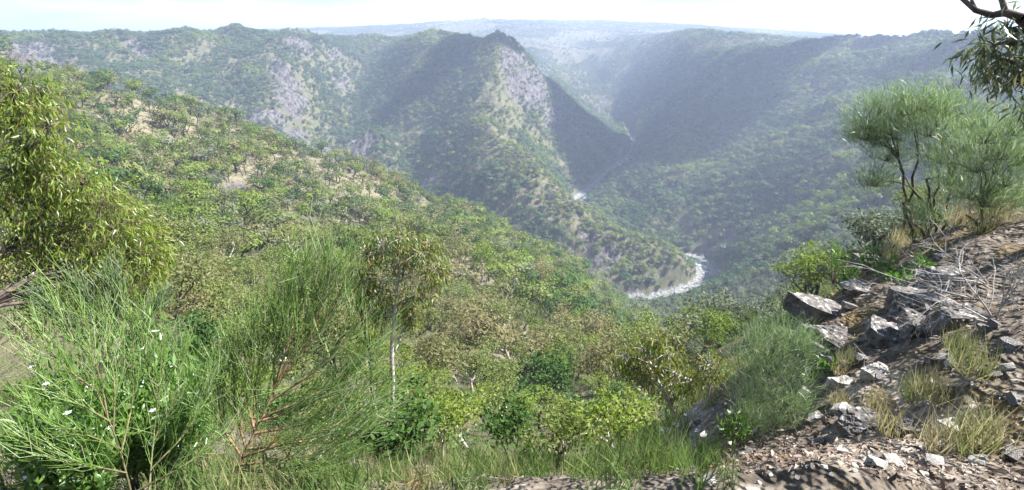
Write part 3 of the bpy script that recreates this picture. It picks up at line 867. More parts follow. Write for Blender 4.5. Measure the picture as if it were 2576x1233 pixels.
one_by_one = []
for i in single:
    px, py, d = tpx[i], tpy[i], tD[i]
    u = random.random()
    if px > 1700:
        kind = 'grey' if u < .5 else ('olive' if u < .8 else 'lime'); where = 'on the slope right of the gully below the rock shoulder'
    elif d > 200:
        kind = 'olive' if u < .5 else ('lime' if u < .72 else ('grey' if u < .9 else 'dark')); where = 'scattered over the stony dry hill'
    elif px < 900:
        kind = 'olive' if u < .6 else ('tan' if u < .82 else ('lime' if u < .94 else 'dark')); where = 'in the wood behind the broom shrub'
    else:
        kind = 'olive' if u < .42 else ('tan' if u < .74 else ('lime' if u < .86 else 'dark')); where = 'on the wooded slope dropping toward the river'
    lod = 0 if d < 150 else 1
    H = random.choice((random.uniform(4, 7), random.uniform(6, 9), random.uniform(8, 11.5))) * (1 if d > 90 else .75)
    if kind == 'dark':
        e = place('green_shrub', None, 'shrub', f'dark shrubs {where}', (tx[i], ty[i], tzv[i]), kind, lod, random.randrange(4), 3.0, random.uniform(.8, 1.5), random.uniform(0, 6.28))
        one_by_one.append((e, px, py - 900 / d, 'dark green shrub'))
    else:
        e = place('eucalypt_tree', None, 'tree', f'{COLW[kind]} gums {where}', (tx[i], ty[i], tzv[i]), kind, lod, random.randrange(5), 9.0, H / 9.0, random.uniform(0, 6.28))
        one_by_one.append((e, px, py - .5 * H * FPX / d, f"{'tall' if H > 7.3 else 'small'} {COLW[kind]} gum"))
label_all(one_by_one, TREE_MARKS)

# ------------------------------------------------------------------ the rest of the forest: one mass, planted with geometry nodes
def forest(name, label, idx, meshes, smin, smax, seed, patchy=0.0):
    R = np.random.default_rng(seed)
    return scatter(name, label, 'forest', np.stack([tx[idx], ty[idx], tzv[idx]], -1), R.uniform(smin, smax, len(idx)) * (1 - .45 * trk[idx]), meshes, R, patchy)

def scatter(name, label, cat, pts, sizes, meshes, R, patchy=0.0):
    me = bpy.data.meshes.new(name)
    me.vertices.add(len(pts)); me.vertices.foreach_set('co', pts.astype(np.float32).ravel()); me.update()
    at = me.attributes.new('pick', 'INT', 'POINT'); pk = R.integers(0, len(meshes), len(pts)) if not patchy else np.clip((fbm(pts[:, 0], pts[:, 1], patchy, 3, .55, 9.9) * 1.1 + .5 + R.normal(size=len(pts)) * .2) * len(meshes), 0, len(meshes) - 1)
    at.data.foreach_set('value', pk.astype(np.int32))
    at = me.attributes.new('size', 'FLOAT_VECTOR', 'POINT'); asp = R.uniform(.8, 1.3, len(pts)); at.data.foreach_set('vector', np.stack([sizes * asp, sizes * asp * R.uniform(.85, 1.15, len(pts)), sizes], -1).astype(np.float32).ravel())
    at = me.attributes.new('turn', 'FLOAT_VECTOR', 'POINT'); tv = np.zeros((len(pts), 3), np.float32); tv[:, 2] = R.uniform(0, 6.28, len(pts)); at.data.foreach_set('vector', tv.ravel())
    o = bpy.data.objects.new(name, me); COL.objects.link(o)
    tag(o, label, cat, kind='stuff')
    ng = bpy.data.node_groups.new(name, 'GeometryNodeTree')
    ng.interface.new_socket('Geometry', in_out='INPUT', socket_type='NodeSocketGeometry')
    ng.interface.new_socket('Geometry', in_out='OUTPUT', socket_type='NodeSocketGeometry')
    n, l = ng.nodes, ng.links
    gi, go = n.new('NodeGroupInput'), n.new('NodeGroupOutput')
    iop = n.new('GeometryNodeInstanceOnPoints')
    gti = n.new('GeometryNodeGeometryToInstance')
    for q, mm in reversed(list(enumerate(meshes))):
        src = bpy.data.objects.new('tree_form', mm)
        oin = n.new('GeometryNodeObjectInfo'); oin.inputs['Object'].default_value = src
        l.new(oin.outputs['Geometry'], gti.inputs[0])
    def attr(nm, t):
        a = n.new('GeometryNodeInputNamedAttribute'); a.data_type = t; a.inputs['Name'].default_value = nm; return a.outputs['Attribute']
    l.new(gi.outputs[0], iop.inputs['Points']); l.new(gti.outputs[0], iop.inputs['Instance'])
    iop.inputs['Pick Instance'].default_value = True
    l.new(attr('pick', 'INT'), iop.inputs['Instance Index'])
    l.new(attr('size', 'FLOAT_VECTOR'), iop.inputs['Scale'])
    l.new(attr('turn', 'FLOAT_VECTOR'), iop.inputs['Rotation'])
    l.new(iop.outputs[0], go.inputs[0])
    md = o.modifiers.new('planting', 'NODES'); md.node_group = ng
    return o

def whole(seed, H, lod, mat, sp=1.0):
    """one tree as one mesh with two materials, for the forest mass"""
    tr, cr = gum(seed, H, lod, spread=sp)
    v1, f1 = tr.arrays(); v2, f2 = cr.arrays()
    me = bpy.data.meshes.new('tree_form')
    v = np.concatenate([v1, v2]); f = np.concatenate([f1, f2 + len(v1)])
    me.vertices.add(len(v)); me.vertices.foreach_set('co', v.astype(np.float32).ravel())
    me.loops.add(f.size); me.loops.foreach_set('vertex_index', f.astype(np.int32).ravel())
    me.polygons.add(len(f)); me.polygons.foreach_set('loop_start', np.arange(0, f.size, 4, dtype=np.int32))
    me.materials.append(M['trunk_dark']); me.materials.append(mat)
    mi = np.zeros(len(f), np.int32); mi[len(f1):] = 1
    me.update(calc_edges=True)
    me.polygons.foreach_set('material_index', mi)
    return me
rest = np.nonzero(~mask_single)[0]
near_r = rest[(tD[rest] < 420) & (tD[rest] > 120)]
mid_r = rest[(tD[rest] >= 420)]
isL = (tpx[near_r] < 1480)
forms_hill = [whole(300 + k, 8.0, 1, M[mk]) for k, mk in enumerate(('olive', 'lime', 'grey', 'olive', 'dark', 'tan'))]
forms_right = [whole(330 + k, 8.0, 1, M[mk]) for k, mk in enumerate(('grey', 'grey', 'olive', 'wood'))]
forms_far = [whole(360 + k, 9.0, 2, M[mk]) for k, mk in enumerate(('dark', 'wood', 'wood', 'wood', 'wood', 'grey', 'wood', 'olive', 'lime'))]
forest('hill_woodland', 'open gum woodland covering the upper part of the dry hill', near_r[isL], forms_hill, .7, 1.55, 1)
forest('slope_woodland', 'grey-green woodland on the lit slope right of the river bend', near_r[~isL], forms_right, .75, 1.25, 2)
sd, _ = seg_dist(tx, ty, [tuple(P(*q)) for q in SPUR])
crest = (sd < 34) & (tD >= 420)
forms_crest = [whole(390 + k, 8.0, 2, M[mk]) for k, mk in enumerate(('lime', 'olive', 'lime', 'grey'))]  # lighter greens put the crest's sunlight into the leaf colour
forest('crest_woodland', 'woodland in lighter greens that stand for sunlight along the central spur crest', mid_r[crest[mid_r]], forms_crest, .55, 1.0, 4)
mid_r = mid_r[~crest[mid_r]]
forest('gorge_forest', 'dense forest covering the far gorge walls and plateau', mid_r, forms_far, .6, 1.2, 3, 110.0)

# ------------------------------------------------------------------ undergrowth on the near slopes
def tuft_geo(seed, n, h, w, spread, lean=.5):
    R = np.random.default_rng(seed); g = Geo()
    a = R.uniform(0, 6.28, n); r = R.random(n) ** .6 * spread
    c = np.stack([np.cos(a) * r, np.sin(a) * r, np.full(n, -.02 * h)], -1)
    ax = np.stack([np.cos(a) * lean * R.random(n), np.sin(a) * lean * R.random(n), np.ones(n)], -1) + R.normal(size=(n, 3)) * .22
    g.leaves(c, ax, h * R.uniform(.55, 1.15, n), w, bend=.28, fold=.05, nrm=np.stack([np.cos(a), np.sin(a), np.zeros(n)], -1) + R.normal(size=(n, 3)) * .3)
    return g
M['grass'] = foliage('pale bank grass', [(.10, .125, .045), (.17, .18, .075), (.25, .235, .125), (.32, .28, .17)], trans=.3)
M['heath'] = foliage('low heath leaves', [(.055, .10, .03), (.09, .14, .04), (.15, .175, .07)])
M['straw'] = foliage('dry straw grass', [(.22, .20, .10), (.34, .30, .17), (.42, .37, .24)], trans=.3)
under = rng.poisson(np.clip(np.where((D_ > 2.2) & (D_ < 390), np.where(D_ < 12, np.where(D_ < 6.5, 9.0, 4.5), np.where(D_ > 210, .5, .55)) * (1 - .35 * dry_) * (40 / np.maximum(D_, 40)), 0) * CA * VIS * inv, 0, 30))
uj, ui = np.nonzero(under); rep = under[uj, ui]; uj = np.repeat(uj, rep); ui = np.repeat(ui, rep)
ur = RR[uj] + rng.random(len(uj)) * (RR[uj + 1] - RR[uj]); ua = az_f[ui] + (rng.random(len(ui)) - .5) * (az_f[1] - az_f[0])
ux, uy = ur * np.sin(ua), ur * np.cos(ua)
uz = terrain_z(ux, uy)[0]
upx, _ = project(np.stack([ux, uy, uz], -1))
on = ~((upx > 1800) & (ur < 16))
tuft_forms = [tuft_geo(40 + k, 60, .55, .045, .28).mesh('tuft_form', M['grass']) for k in range(3)]
def heath_form(seed):
    R = np.random.default_rng(seed); g = Geo()
    n = 170; o = R.normal(size=(n, 3)); o /= np.linalg.norm(o, axis=1, keepdims=True); o *= (R.random(n) ** .4)[:, None]
    g.leaves(o * (.5, .5, .38) + (0, 0, .3), R.normal(size=(n, 3)) + o + (0, 0, .4), .16 * R.uniform(.7, 1.3, n), .07, nrm=R.normal(size=(n, 3)) + (0, 0, .8))
    return g.mesh('heath_form', M['heath'])
forms_u = tuft_forms + [heath_form(61), heath_form(62)]
nearg = on & (ur < 14); on &= ur >= 14
near_forms = [tuft_geo(140 + k, 70, .5, .014, .22).mesh('tuft_form', M['grass'] if k < 1 else M['heath']) for k in range(3)]
scatter('verge_grass', 'pale grass tufts covering the ground just below the lookout', 'grass', np.stack([ux, uy, uz], -1)[nearg], (rng.uniform(.6, 1.2, len(ux)) * (.6 + .3 * smooth(4, 14, ur)))[nearg], near_forms, np.random.default_rng(19))
scatter('bank_grass', 'pale grass and low heath covering the ground between the near trees', 'grass', np.stack([ux, uy, uz], -1)[on], (rng.uniform(.6, 1.3, len(ux)) * (.42 + .38 * smooth(4, 16, ur) + .8 * smooth(20, 120, ur)))[on], forms_u, np.random.default_rng(9))

# ------------------------------------------------------------------ near plants with hanging leaves
def curve_pts(a, b, sag=.1, k=5, R=None):
    a, b = np.asarray(a, float), np.asarray(b, float)
    t = np.linspace(0, 1, k)[:, None]
    ln = np.linalg.norm(b - a)
    mid = a + (b - a) * t
    bow = np.sin(t * math.pi) * ln * sag
    return mid + bow * np.array((0, 0, 1.0)) + (R.normal(size=(k, 3)) * ln * .025 * np.sin(t * math.pi) if R is not None else 0)

def root(name, loc, label, cat, group=None):
    e = bpy.data.objects.new(name, None); COL.objects.link(e); e.location = loc; e.empty_display_size = .3
    return tag(e, label, cat, group)

def leafy_tree(name, label, cat, base, forks, blobs, leaf_mat, bark_mat, per=500, ll=.13, lw=.022, seed=1, hang=1.0, rad=.05, twig=.006, extra=None, group=None):
    """stem from base through the forks, limbs to every blob, leaves hanging from twigs in each blob"""
    R = np.random.default_rng(seed)
    base = np.asarray(base, float)
    e = root(name, base, label, cat, group)
    st, lf = Geo(), Geo()
    nodes_ = [base - (0, 0, .3)] + [np.asarray(q, float) for q in forks]
    rr = np.linspace(rad, rad * .45, len(nodes_))
    for k in range(len(nodes_) - 1):
        st.tube(curve_pts(nodes_[k], nodes_[k + 1], .03, 5, R) - base, np.linspace(rr[k], rr[k + 1], 5), 7)
    for (c, r) in blobs:
        c = np.asarray(c, float)
        cand = [k for k in range(1, len(nodes_)) if nodes_[k][2] < c[2] + .2 * r] or [1]
        d = [np.linalg.norm(nodes_[k] - c) for k in cand]
        k = cand[int(np.argmin(d))]
        st.tube(curve_pts(nodes_[k], c, .08, 6, R) - base, np.linspace(rr[k] * .7, twig * 1.6, 6), 5)
        nt = max(4, int(per / 9))
        o = R.normal(size=(nt, 3)); o /= np.linalg.norm(o, axis=1, keepdims=True); o *= (R.random(nt) ** .42)[:, None]
        tips = c + o * r * R.uniform(.85, 1.35) * (1, 1, .9)
        for q in tips:
            st.tube(curve_pts(c + (q - c) * .15 * R.random(), q, .1, 3, R) - base, [twig, twig * .7, twig * .4], 3)
        m = 9
        along = np.repeat(tips, m, 0) + R.normal(size=(nt * m, 3)) * ll * .55
        ax = np.array((0, 0, -1.0)) * hang + R.normal(size=(nt * m, 3)) * .5 + np.repeat(o, m, 0) * .35
        lf.leaves(along - base, ax, ll * R.uniform(.7, 1.25, nt * m), lw * R.uniform(.8, 1.25, nt * m), fold=.12, bend=.12)
    st.build('branches' if rad < .03 else 'trunk', bark_mat, e, True)
    lf.build('crown', leaf_mat, e)
    return e

def B(lst, D):
    return [(P(px, py, D + dd), r * D / FPX) for px, py, dd, r in lst]

M['bright'] = foliage('bright hanging gum leaves', [(.070, .125, .016), (.130, .200, .024), (.185, .250, .034), (.23, .27, .07), (.24, .19, .08)], rough=.38, trans=.5, spec=.5, island=1.0)
M['orange'] = foliage('orange-tipped gum leaves', [(.065, .110, .024), (.095, .145, .030), (.130, .170, .038), (.165, .180, .045), (.24, .165, .045)], rough=.45, trans=.4, spec=.35, island=1.0)
M['drab'] = foliage('dull hanging gum leaves', [(.045, .070, .030), (.075, .105, .042), (.12, .15, .06), (.19, .18, .08)], rough=.4, spec=.5, island=1.0)
M['leafgreen'] = foliage('fresh green leaves', [(.045, .105, .020), (.080, .155, .030), (.13, .20, .05)], rough=.35, trans=.4, spec=.5, island=1.0)
M['broom'] = foliage('broom needles with painted glints', [(.085, .165, .028), (.145, .250, .048), (.21, .32, .085), (.40, .46, .28)], rough=.33, trans=.32, spec=.5, island=1.0)  # palest needle tone paints white glints into the colour
M['softneedle'] = foliage('soft grey-green needles', [(.065, .115, .040), (.110, .170, .062), (.165, .225, .095), (.30, .35, .23)], rough=.33, trans=.4, spec=.5, island=1.0)
M['greenstem'] = bark('green-brown stem bark', (.09, .085, .04), (.20, .17, .09), 18)
M['redbark'] = bark('red-brown stem bark', (.12, .07, .04), (.27, .17, .10), 18)
M['limb'] = bark('dark limb bark', (.035, .026, .022), (.13, .10, .085), 14)
M['palelimb'] = bark('pale limb bark', (.24, .20, .18), (.52, .48, .45), 10)
M['flower'] = foliage('white petals', [(.78, .78, .74), (.85, .84, .82)], trans=.2)

bl = [(380, 660, 0, 40), (370, 610, .1, 36), (330, 560, .2, 46), (150, 700, .3, 60), (90, 680, .4, 60), (40, 620, .4, 60), (120, 770, .4, 50), (40, 230, 0, 60), (95, 255, .2, 62), (30, 300, .1, 60), (115, 315, -.2, 52), (60, 375, 0, 58), (30, 430, .3, 58), (100, 425, .2, 60), (160, 445, 0, 58), (60, 505, .1, 58), (130, 520, .2, 68),
      (215, 465, -.1, 56), (255, 515, 0, 62), (200, 560, .3, 72), (285, 575, -.2, 66), (315, 640, -.1, 66), (235, 640, 0, 72), (160, 620, .2, 56), (335, 705, -.2, 56), (270, 710, 0, 64), (350, 765, -.2, 40), (205, 705, .1, 52), (310, 775, -.1, 44),
      (100, 590, .4, 50), (-30, 330, .3, 70), (-40, 470, .3, 70), (-20, 210, .3, 55)]
def ground(px, py, D):
    q = P(px, py, D); return np.array((q[0], q[1], tz(q[0], q[1])))
g0 = ground(-60, 900, 9.2)
leafy_tree('eucalypt_tree', 'bright yellow-green gum with hanging leaves filling the left edge', 'tree', g0,
           [P(-60, 780, 9.6), P(-20, 660, 9.8), P(50, 590, 9.9), P(130, 530, 9.9), P(30, 330, 9.9)], B(bl, 9.6), M['bright'], M['limb'], per=430, ll=.12, lw=.020, seed=2, rad=.042)
g0 = ground(985, 1015, 13)
bl = [(1010, 600, 0, 55), (960, 622, .2, 48), (1062, 640, -.2, 48), (1100, 682, 0, 32), (1010, 660, .2, 50), (925, 640, .3, 38), (950, 742, .1, 44), (1050, 742, -.1, 50), (1000, 770, .2, 40), (918, 715, .2, 34), (1080, 615, 0, 36), (940, 800, .1, 34), (1035, 800, .3, 30)]
leafy_tree('eucalypt_sapling', 'slender sapling with orange-green leaf clusters and pale forked stems right of the broom shrub', 'sapling', g0,
           [P(985, 900, 13), P(990, 800, 13), P(1000, 710, 13), P(1008, 640, 13)], B(bl, 13), M['orange'], M['palelimb'], per=400, ll=.16, lw=.032, seed=4, rad=.065, twig=.008)
g0 = ground(915, 1000, 13.6)
leafy_tree('eucalypt_sapling', 'thin crooked grey-stemmed sapling between the broom shrub and the slender sapling', 'sapling', g0,
           [P(930, 880, 13.4), P(910, 800, 13.4), P(905, 730, 13.5)], B([(900, 680, .2, 40), (890, 760, .3, 36), (930, 850, .2, 38), (880, 830, .3, 34)], 13.5), M['orange'], M['limb'], per=170, ll=.16, lw=.034, seed=6, rad=.05, twig=.008)
g0 = ground(1705, 1090, 9)
bl = [(1570, 897, 0, 34), (1622, 880, .2, 42), (1680, 892, 0, 46), (1642, 932, .1, 42), (1702, 942, -.1, 46), (1742, 962, .2, 36), (1785, 922, 0, 42), (1822, 945, .2, 32), (1655, 860, 0, 26), (1600, 925, .2, 30), (1760, 1000, .3, 30), (1690, 990, .2, 34)]
leafy_tree('eucalypt_tree', 'open gum with orange leaf tips and twisted grey limbs above the pale bank', 'tree', g0,
           [P(1690, 1030, 9), P(1665, 980, 9), P(1690, 940, 9), P(1740, 960, 9.1), P(1640, 920, 9)], B(bl, 9), M['orange'], M['palelimb'], per=260, ll=.14, lw=.025, seed=8, rad=.045)
# tree standing outside the right edge, one bough reaching in
g0 = np.array((8.2, 4.9, 0)); g0[2] = tz(8.2, 4.9) if abs(math.atan2(8.2, 4.9)) < .92 else 249.6
bl = [(2535, 70, 0, 36), (2500, 112, 0, 40), (2462, 135, .1, 26), (2545, 135, .1, 40), (2482, 172, .1, 26), (2540, 205, .1, 36), (2600, 60, .2, 60), (2620, 160, .2, 60), (2610, 250, .2, 50)]
e = leafy_tree('eucalypt_tree', 'overhanging gum bough with drooping dark leaves at the top right corner', 'tree', g0,
           [g0 + (0, 0, 1.6), P(2690, 250, 6.3), P(2640, 120, 6.0), P(2570, 45, 5.8)], B(bl, 5.8), M['drab'], M['limb'], per=85, ll=.12, lw=.017, seed=10, rad=.10, twig=.005)
bough = Geo()
pts = [P(2570, 45, 5.8), P(2530, 32, 5.8), P(2495, 38, 5.8), P(2455, 26, 5.8), P(2420, -4, 5.8), P(2400, -40, 5.8)]
bough.tube(np.array(pts) - g0, [.035, .032, .027, .022, .017, .012], 7)
bough.tube(np.array([pts[1], P(2522, 5, 5.8), P(2505, -40, 5.8)]) - g0, [.024, .02, .015], 6)
bough.tube(np.array([pts[3], P(2448, 8, 5.8), P(2435, -20, 5.8)]) - g0, [.014, .012, .008], 6)
bough.build('bough', M['limb'], e, True)

# ------------------------------------------------------------------ needle-leaved shrubs
def needle_shrub(name, label, base, stems, leaf_mat, bark_mat, nl=.30, nw=.0035, per=60, seed=1, rad=.015, spread=.35, up=.5, steps=16, group=None, start=.35, cat='shrub'):
    """stems are polylines of 3D points; needles leave the outer part of each"""
    R = np.random.default_rng(seed); base = np.asarray(base, float)
    e = root(name, base, label, cat, group); st, lf = Geo(), Geo()
    for pts in stems:
        pts = np.array(pts, float)
        seg = np.concatenate([[0], np.cumsum(np.linalg.norm(np.diff(pts, axis=0), axis=1))])
        t = np.linspace(0, seg[-1], 12)
        cur = np.stack([np.interp(t, seg, pts[:, k]) for k in range(3)], -1)
        cur[1:-1] = (cur[:-2] + 2 * cur[1:-1] + cur[2:]) / 4
        st.tube(cur - base, np.linspace(rad, rad * .18, 12), 6)
        d = np.gradient(cur, axis=0); d /= np.linalg.norm(d, axis=1, keepdims=True)
        n = per
        u = start + (1 - start) * R.random(n) ** .8
        idx = u * 11; i0 = np.minimum(idx.astype(int), 10); fr = (idx - i0)[:, None]
        o = cur[i0] * (1 - fr) + cur[i0 + 1] * fr
        dd = d[i0] + R.normal(size=(n, 3)) * (spread * np.where(R.random(n) < .14, 2.0, .85))[:, None] + np.array((0, 0, up))
        dd /= np.linalg.norm(dd, axis=1, keepdims=True)
        ln = nl * R.uniform(.35, 1.3, n) * (1.15 - .4 * u)
        for q in range(n):                                # each branchlet: a thin curved strand with a few finer ones
            a = o[q]; b = a + dd[q] * ln[q]
            side = R.normal(size=3) * .26 * ln[q]
            mid = (a + b) / 2 + side * .6
            lf.tube(np.array([a, mid, b + side * .2]) - base, [nw, nw * .9, nw * .45], 3)
            for z_ in range(1):
                s0 = a + (mid - a) * R.uniform(.2, .9); dv = unit(dd[q] + R.normal(size=3) * .22)
                lf.tube(np.array([s0, s0 + dv * ln[q] * .35, s0 + dv * ln[q] * R.uniform(.5, .8) + (0, 0, .01)]) - base, [nw * .85, nw * .8, nw * .4], 3)
    st.build('stem', bark_mat, e, True)
    lf.build('needles', leaf_mat, e)
    return e

def S(D, *pts):
    return [P(px, py, D + (q[0] if q else 0)) for px, py, *q in pts]
g0 = ground(590, 1190, 3.0)
D0 = 3.0
stems = [S(D0, (590, 1190), (640, 1090), (715, 930), (790, 770), (825, 640)),
         S(D0, (690, 980), (730, 850), (760, 720, .1), (770, 650, .1)), S(D0, (640, 1090), (640, 980, .1), (665, 850, .1), (700, 760, .1)),
         S(D0, (700, 960), (790, 860), (850, 760), (870, 690)), S(D0, (680, 1010), (800, 930, -.1), (880, 850, -.1), (900, 770, -.1)),
         S(D0, (660, 1050), (780, 1000, -.1), (880, 940, -.1), (960, 870, -.1)), S(D0, (640, 1090), (760, 1070, -.1), (860, 1020, -.15), (940, 960, -.15)),
         S(D0, (620, 1130), (720, 1120, -.15), (830, 1080, -.2), (960, 1000, -.2)), S(D0, (620, 1130), (590, 1030, .1), (590, 930, .1), (610, 850, .1)),
         S(D0, (610, 1150), (560, 1080, .1), (550, 990, .1), (560, 920, .1)), S(D0, (640, 1080), (620, 1010, .05), (635, 900, .05), (640, 830, .05)), S(D0, (690, 990), (690, 900, .05), (715, 800, .05), (735, 720, .05)),
         S(D0, (600, 1170), (700, 1160, -.2), (800, 1140, -.25), (900, 1080, -.3)), S(D0, (610, 1150), (730, 1110, -.2), (850, 1110, -.2), (960, 1060, -.2)), S(D0, (600, 1180), (680, 1190, -.2), (760, 1190, -.25), (860, 1150, -.3)), S(D0, (650, 1060), (720, 1040, -.05), (800, 1010, -.05), (860, 940, -.05)), S(D0, (720, 930), (790, 830), (820, 740), (830, 680))]
needle_shrub('broom_shrub', 'large green broom-like shrub with red-brown leaning stem in the left foreground', g0, stems, M['broom'], M['redbark'], nl=.36, nw=.0018, per=74, seed=3, rad=.0085, spread=.27, up=.3, start=.05)
g0 = ground(320, 1215, 2.8)
D0 = 2.8
stems = [S(D0, (330, 1240), (300, 1120), (250, 1000), (190, 870), (135, 745)), S(D0, (375, 1240), (385, 1110, .1), (400, 980, .1), (410, 850, .1)),
         S(D0, (270, 1045), (255, 960), (225, 870), (205, 790)), S(D0, (285, 1085), (290, 980), (280, 880, .1), (262, 800, .1)), S(D0, (305, 1140), (335, 1010, .1), (335, 890, .1), (330, 800, .1)),
         S(D0, (385, 1110, .1), (440, 1010, .1), (455, 930, .15), (460, 880, .15)), S(D0, (380, 1180), (460, 1100), (510, 1020), (530, 950)), S(D0, (245, 985), (170, 930, -.1), (115, 870, -.1), (95, 820, -.1)),
         S(D0, (275, 1060), (190, 1010, -.1), (120, 970, -.1), (80, 910, -.1)), S(D0, (305, 1130), (210, 1090, -.15), (120, 1070, -.15), (70, 1010, -.15)), S(D0, (318, 1190), (220, 1170, -.2), (120, 1150, -.2), (60, 1100, -.2)), S(D0, (395, 1010, .1), (370, 930, .1), (360, 860, .1), (365, 800, .1)), S(D0, (345, 1235), (430, 1190, -.1), (500, 1150, -.1), (560, 1090, -.1))]
needle_shrub('broom_shrub', 'wispy green broom-like shrub at the lower left corner', g0, stems, M['broom'], M['greenstem'], nl=.25, nw=.0014, per=40, seed=5, rad=.0045, spread=.28, up=.35, start=.12)
g0 = ground(250, 960, 5.5)
D0 = 5.3
stems = [S(D0, (250, 960), (260, 860), (240, 780), (190, 720)), S(D0, (250, 940), (290, 840), (300, 760), (280, 690)), S(D0, (250, 940), (330, 850), (370, 790), (400, 770)), S(D0, (250, 940), (200, 860), (150, 800), (110, 760)), S(D0, (250, 940), (300, 880), (350, 840), (410, 850))]
needle_shrub('sheoak_shrub', 'grey-green fine-needled shrub between the bright gum and the wispy broom', g0, stems, M['softneedle'], M['limb'], nl=.32, nw=.0032, per=110, seed=7, rad=.016, spread=.35, up=.1)

def tuft_shrub(name, label, base, forks, blobs, leaf_mat, bark_mat, per=500, nl=.12, nw=.005, seed=1, rad=.03, dirup=.8, out=.8, stems=4, cat='shrub'):
    """many bare stems carrying dense brushes of soft fine needles"""
    R = np.random.default_rng(seed); base = np.asarray(base, float)
    e = root(name, base, label, cat); st, lf = Geo(), Geo()
    forks = [np.asarray(q, float) for q in forks]
    starts = [base + np.array((R.normal() * .12, R.normal() * .12, -.15)) for _ in range(stems)]
    for k, f in enumerate(forks):
        st.tube(curve_pts(starts[k % stems], f, .02, 7, R) - base, np.linspace(rad, rad * .6, 7), 6)
    for c, r in blobs:
        c = np.asarray(c, float)
        low = [f for f in forks if f[2] < c[2]] or forks
        f = low[int(np.argmin([np.linalg.norm(q - c) for q in low]))]
        st.tube(curve_pts(f, c, .1, 7, R) - base, np.linspace(rad * .55, rad * .12, 7), 5)
        nt = 46
        o = R.normal(size=(nt, 3)); o /= np.linalg.norm(o, axis=1, keepdims=True); o *= (R.random(nt) ** .45)[:, None]; o[:, 2] = np.abs(o[:, 2]) * .9 - .25
        tips = c + o * r * 1.25
        for q in tips[:34]:
            st.tube(curve_pts(c - (0, 0, .3 * r), q, .05, 3, R) - base, [rad * .14, rad * .1, rad * .05], 3)
        m = max(6, per // nt)
        n = nt * m
        oo = np.repeat(o, m, 0)
        cen = np.repeat(tips, m, 0) + R.normal(size=(n, 3)) * nl * .5
        ax = oo * out + R.normal(size=(n, 3)) * .35 + np.array((0, 0, dirup))
        lf.leaves(cen - base, ax, nl * R.uniform(.6, 1.3, n), nw * R.uniform(.7, 1.3, n), bend=.12, fold=.1)
    st.build('stems', bark_mat, e, True)
    lf.build('needles', leaf_mat, e)
    return e
g0 = ground(2345, 600, 8.7)
bl = [(2182, 312, 0, 40), (2205, 352, .1, 34), (2215, 275, 0, 36), (2272, 275, .1, 48), (2325, 262, 0, 50), (2385, 275, .1, 52), (2432, 305, .2, 48), (2340, 325, -.2, 56), (2408, 362, -.2, 56), (2252, 335, 0, 46),
      (2205, 458, -.1, 32), (2335, 545, -.2, 34), (2395, 455, -.1, 36), (2300, 300, .3, 46), (2370, 400, -.3, 34), (2230, 395, .1, 30), (2180, 345, 0, 26)]
fk = [P(2290, 470, 8.7), P(2330, 450, 8.6), P(2360, 440, 8.7), P(2260, 400, 8.7), P(2310, 380, 8.8), P(2370, 360, 8.7), P(2400, 420, 8.6), P(2270, 510, 8.6)]
tuft_shrub('needle_wattle', 'tall feathery shrub with many thin dark stems on the rock shoulder', g0, fk, B(bl, 8.7), M['softneedle'], M['limb'], per=900, nl=.14, nw=.005, seed=3, rad=.022, stems=5)
g0 = ground(2440, 640, 7.9)
bl = [(2462, 415, 0, 52), (2512, 385, .1, 46), (2532, 455, .1, 42), (2442, 485, 0, 48), (2492, 505, 0, 46), (2560, 400, .2, 46), (2560, 500, .2, 40), (2480, 345, .2, 44), (2550, 330, .2, 30)]
tuft_shrub('needle_wattle', 'smaller feathery shrub right of the tall one at the right edge', g0, [P(2450, 560, 7.9), P(2470, 520, 7.9), P(2430, 540, 7.9), P(2500, 540, 8.0)], B(bl, 7.9), M['softneedle'], M['limb'], per=800, nl=.13, nw=.0048, seed=13, rad=.02, stems=2)
g0 = ground(1985, 1120, 4.3)
bl = [(1900, 880, 0, 42), (1950, 860, .05, 44), (2000, 880, .05, 36), (1880, 930, 0, 38), (1935, 930, -.1, 46), (1990, 940, -.05, 40), (1870, 990, 0, 34), (1920, 1000, -.1, 42), (1980, 1010, -.1, 38), (1890, 1050, .05, 30), (1950, 1070, -.1, 32), (2015, 1040, 0, 28), (2020, 860, .1, 22)]
tuft_shrub('needle_wattle', 'soft rounded needle bush with one dark stem in front of the rocks', g0, [P(1980, 1040, 4.3), P(1965, 960, 4.3), P(1940, 900, 4.3), P(1915, 960, 4.3)], B(bl, 4.3), M['softneedle'], M['limb'], per=620, nl=.12, nw=.0024, seed=23, rad=.009, stems=1)

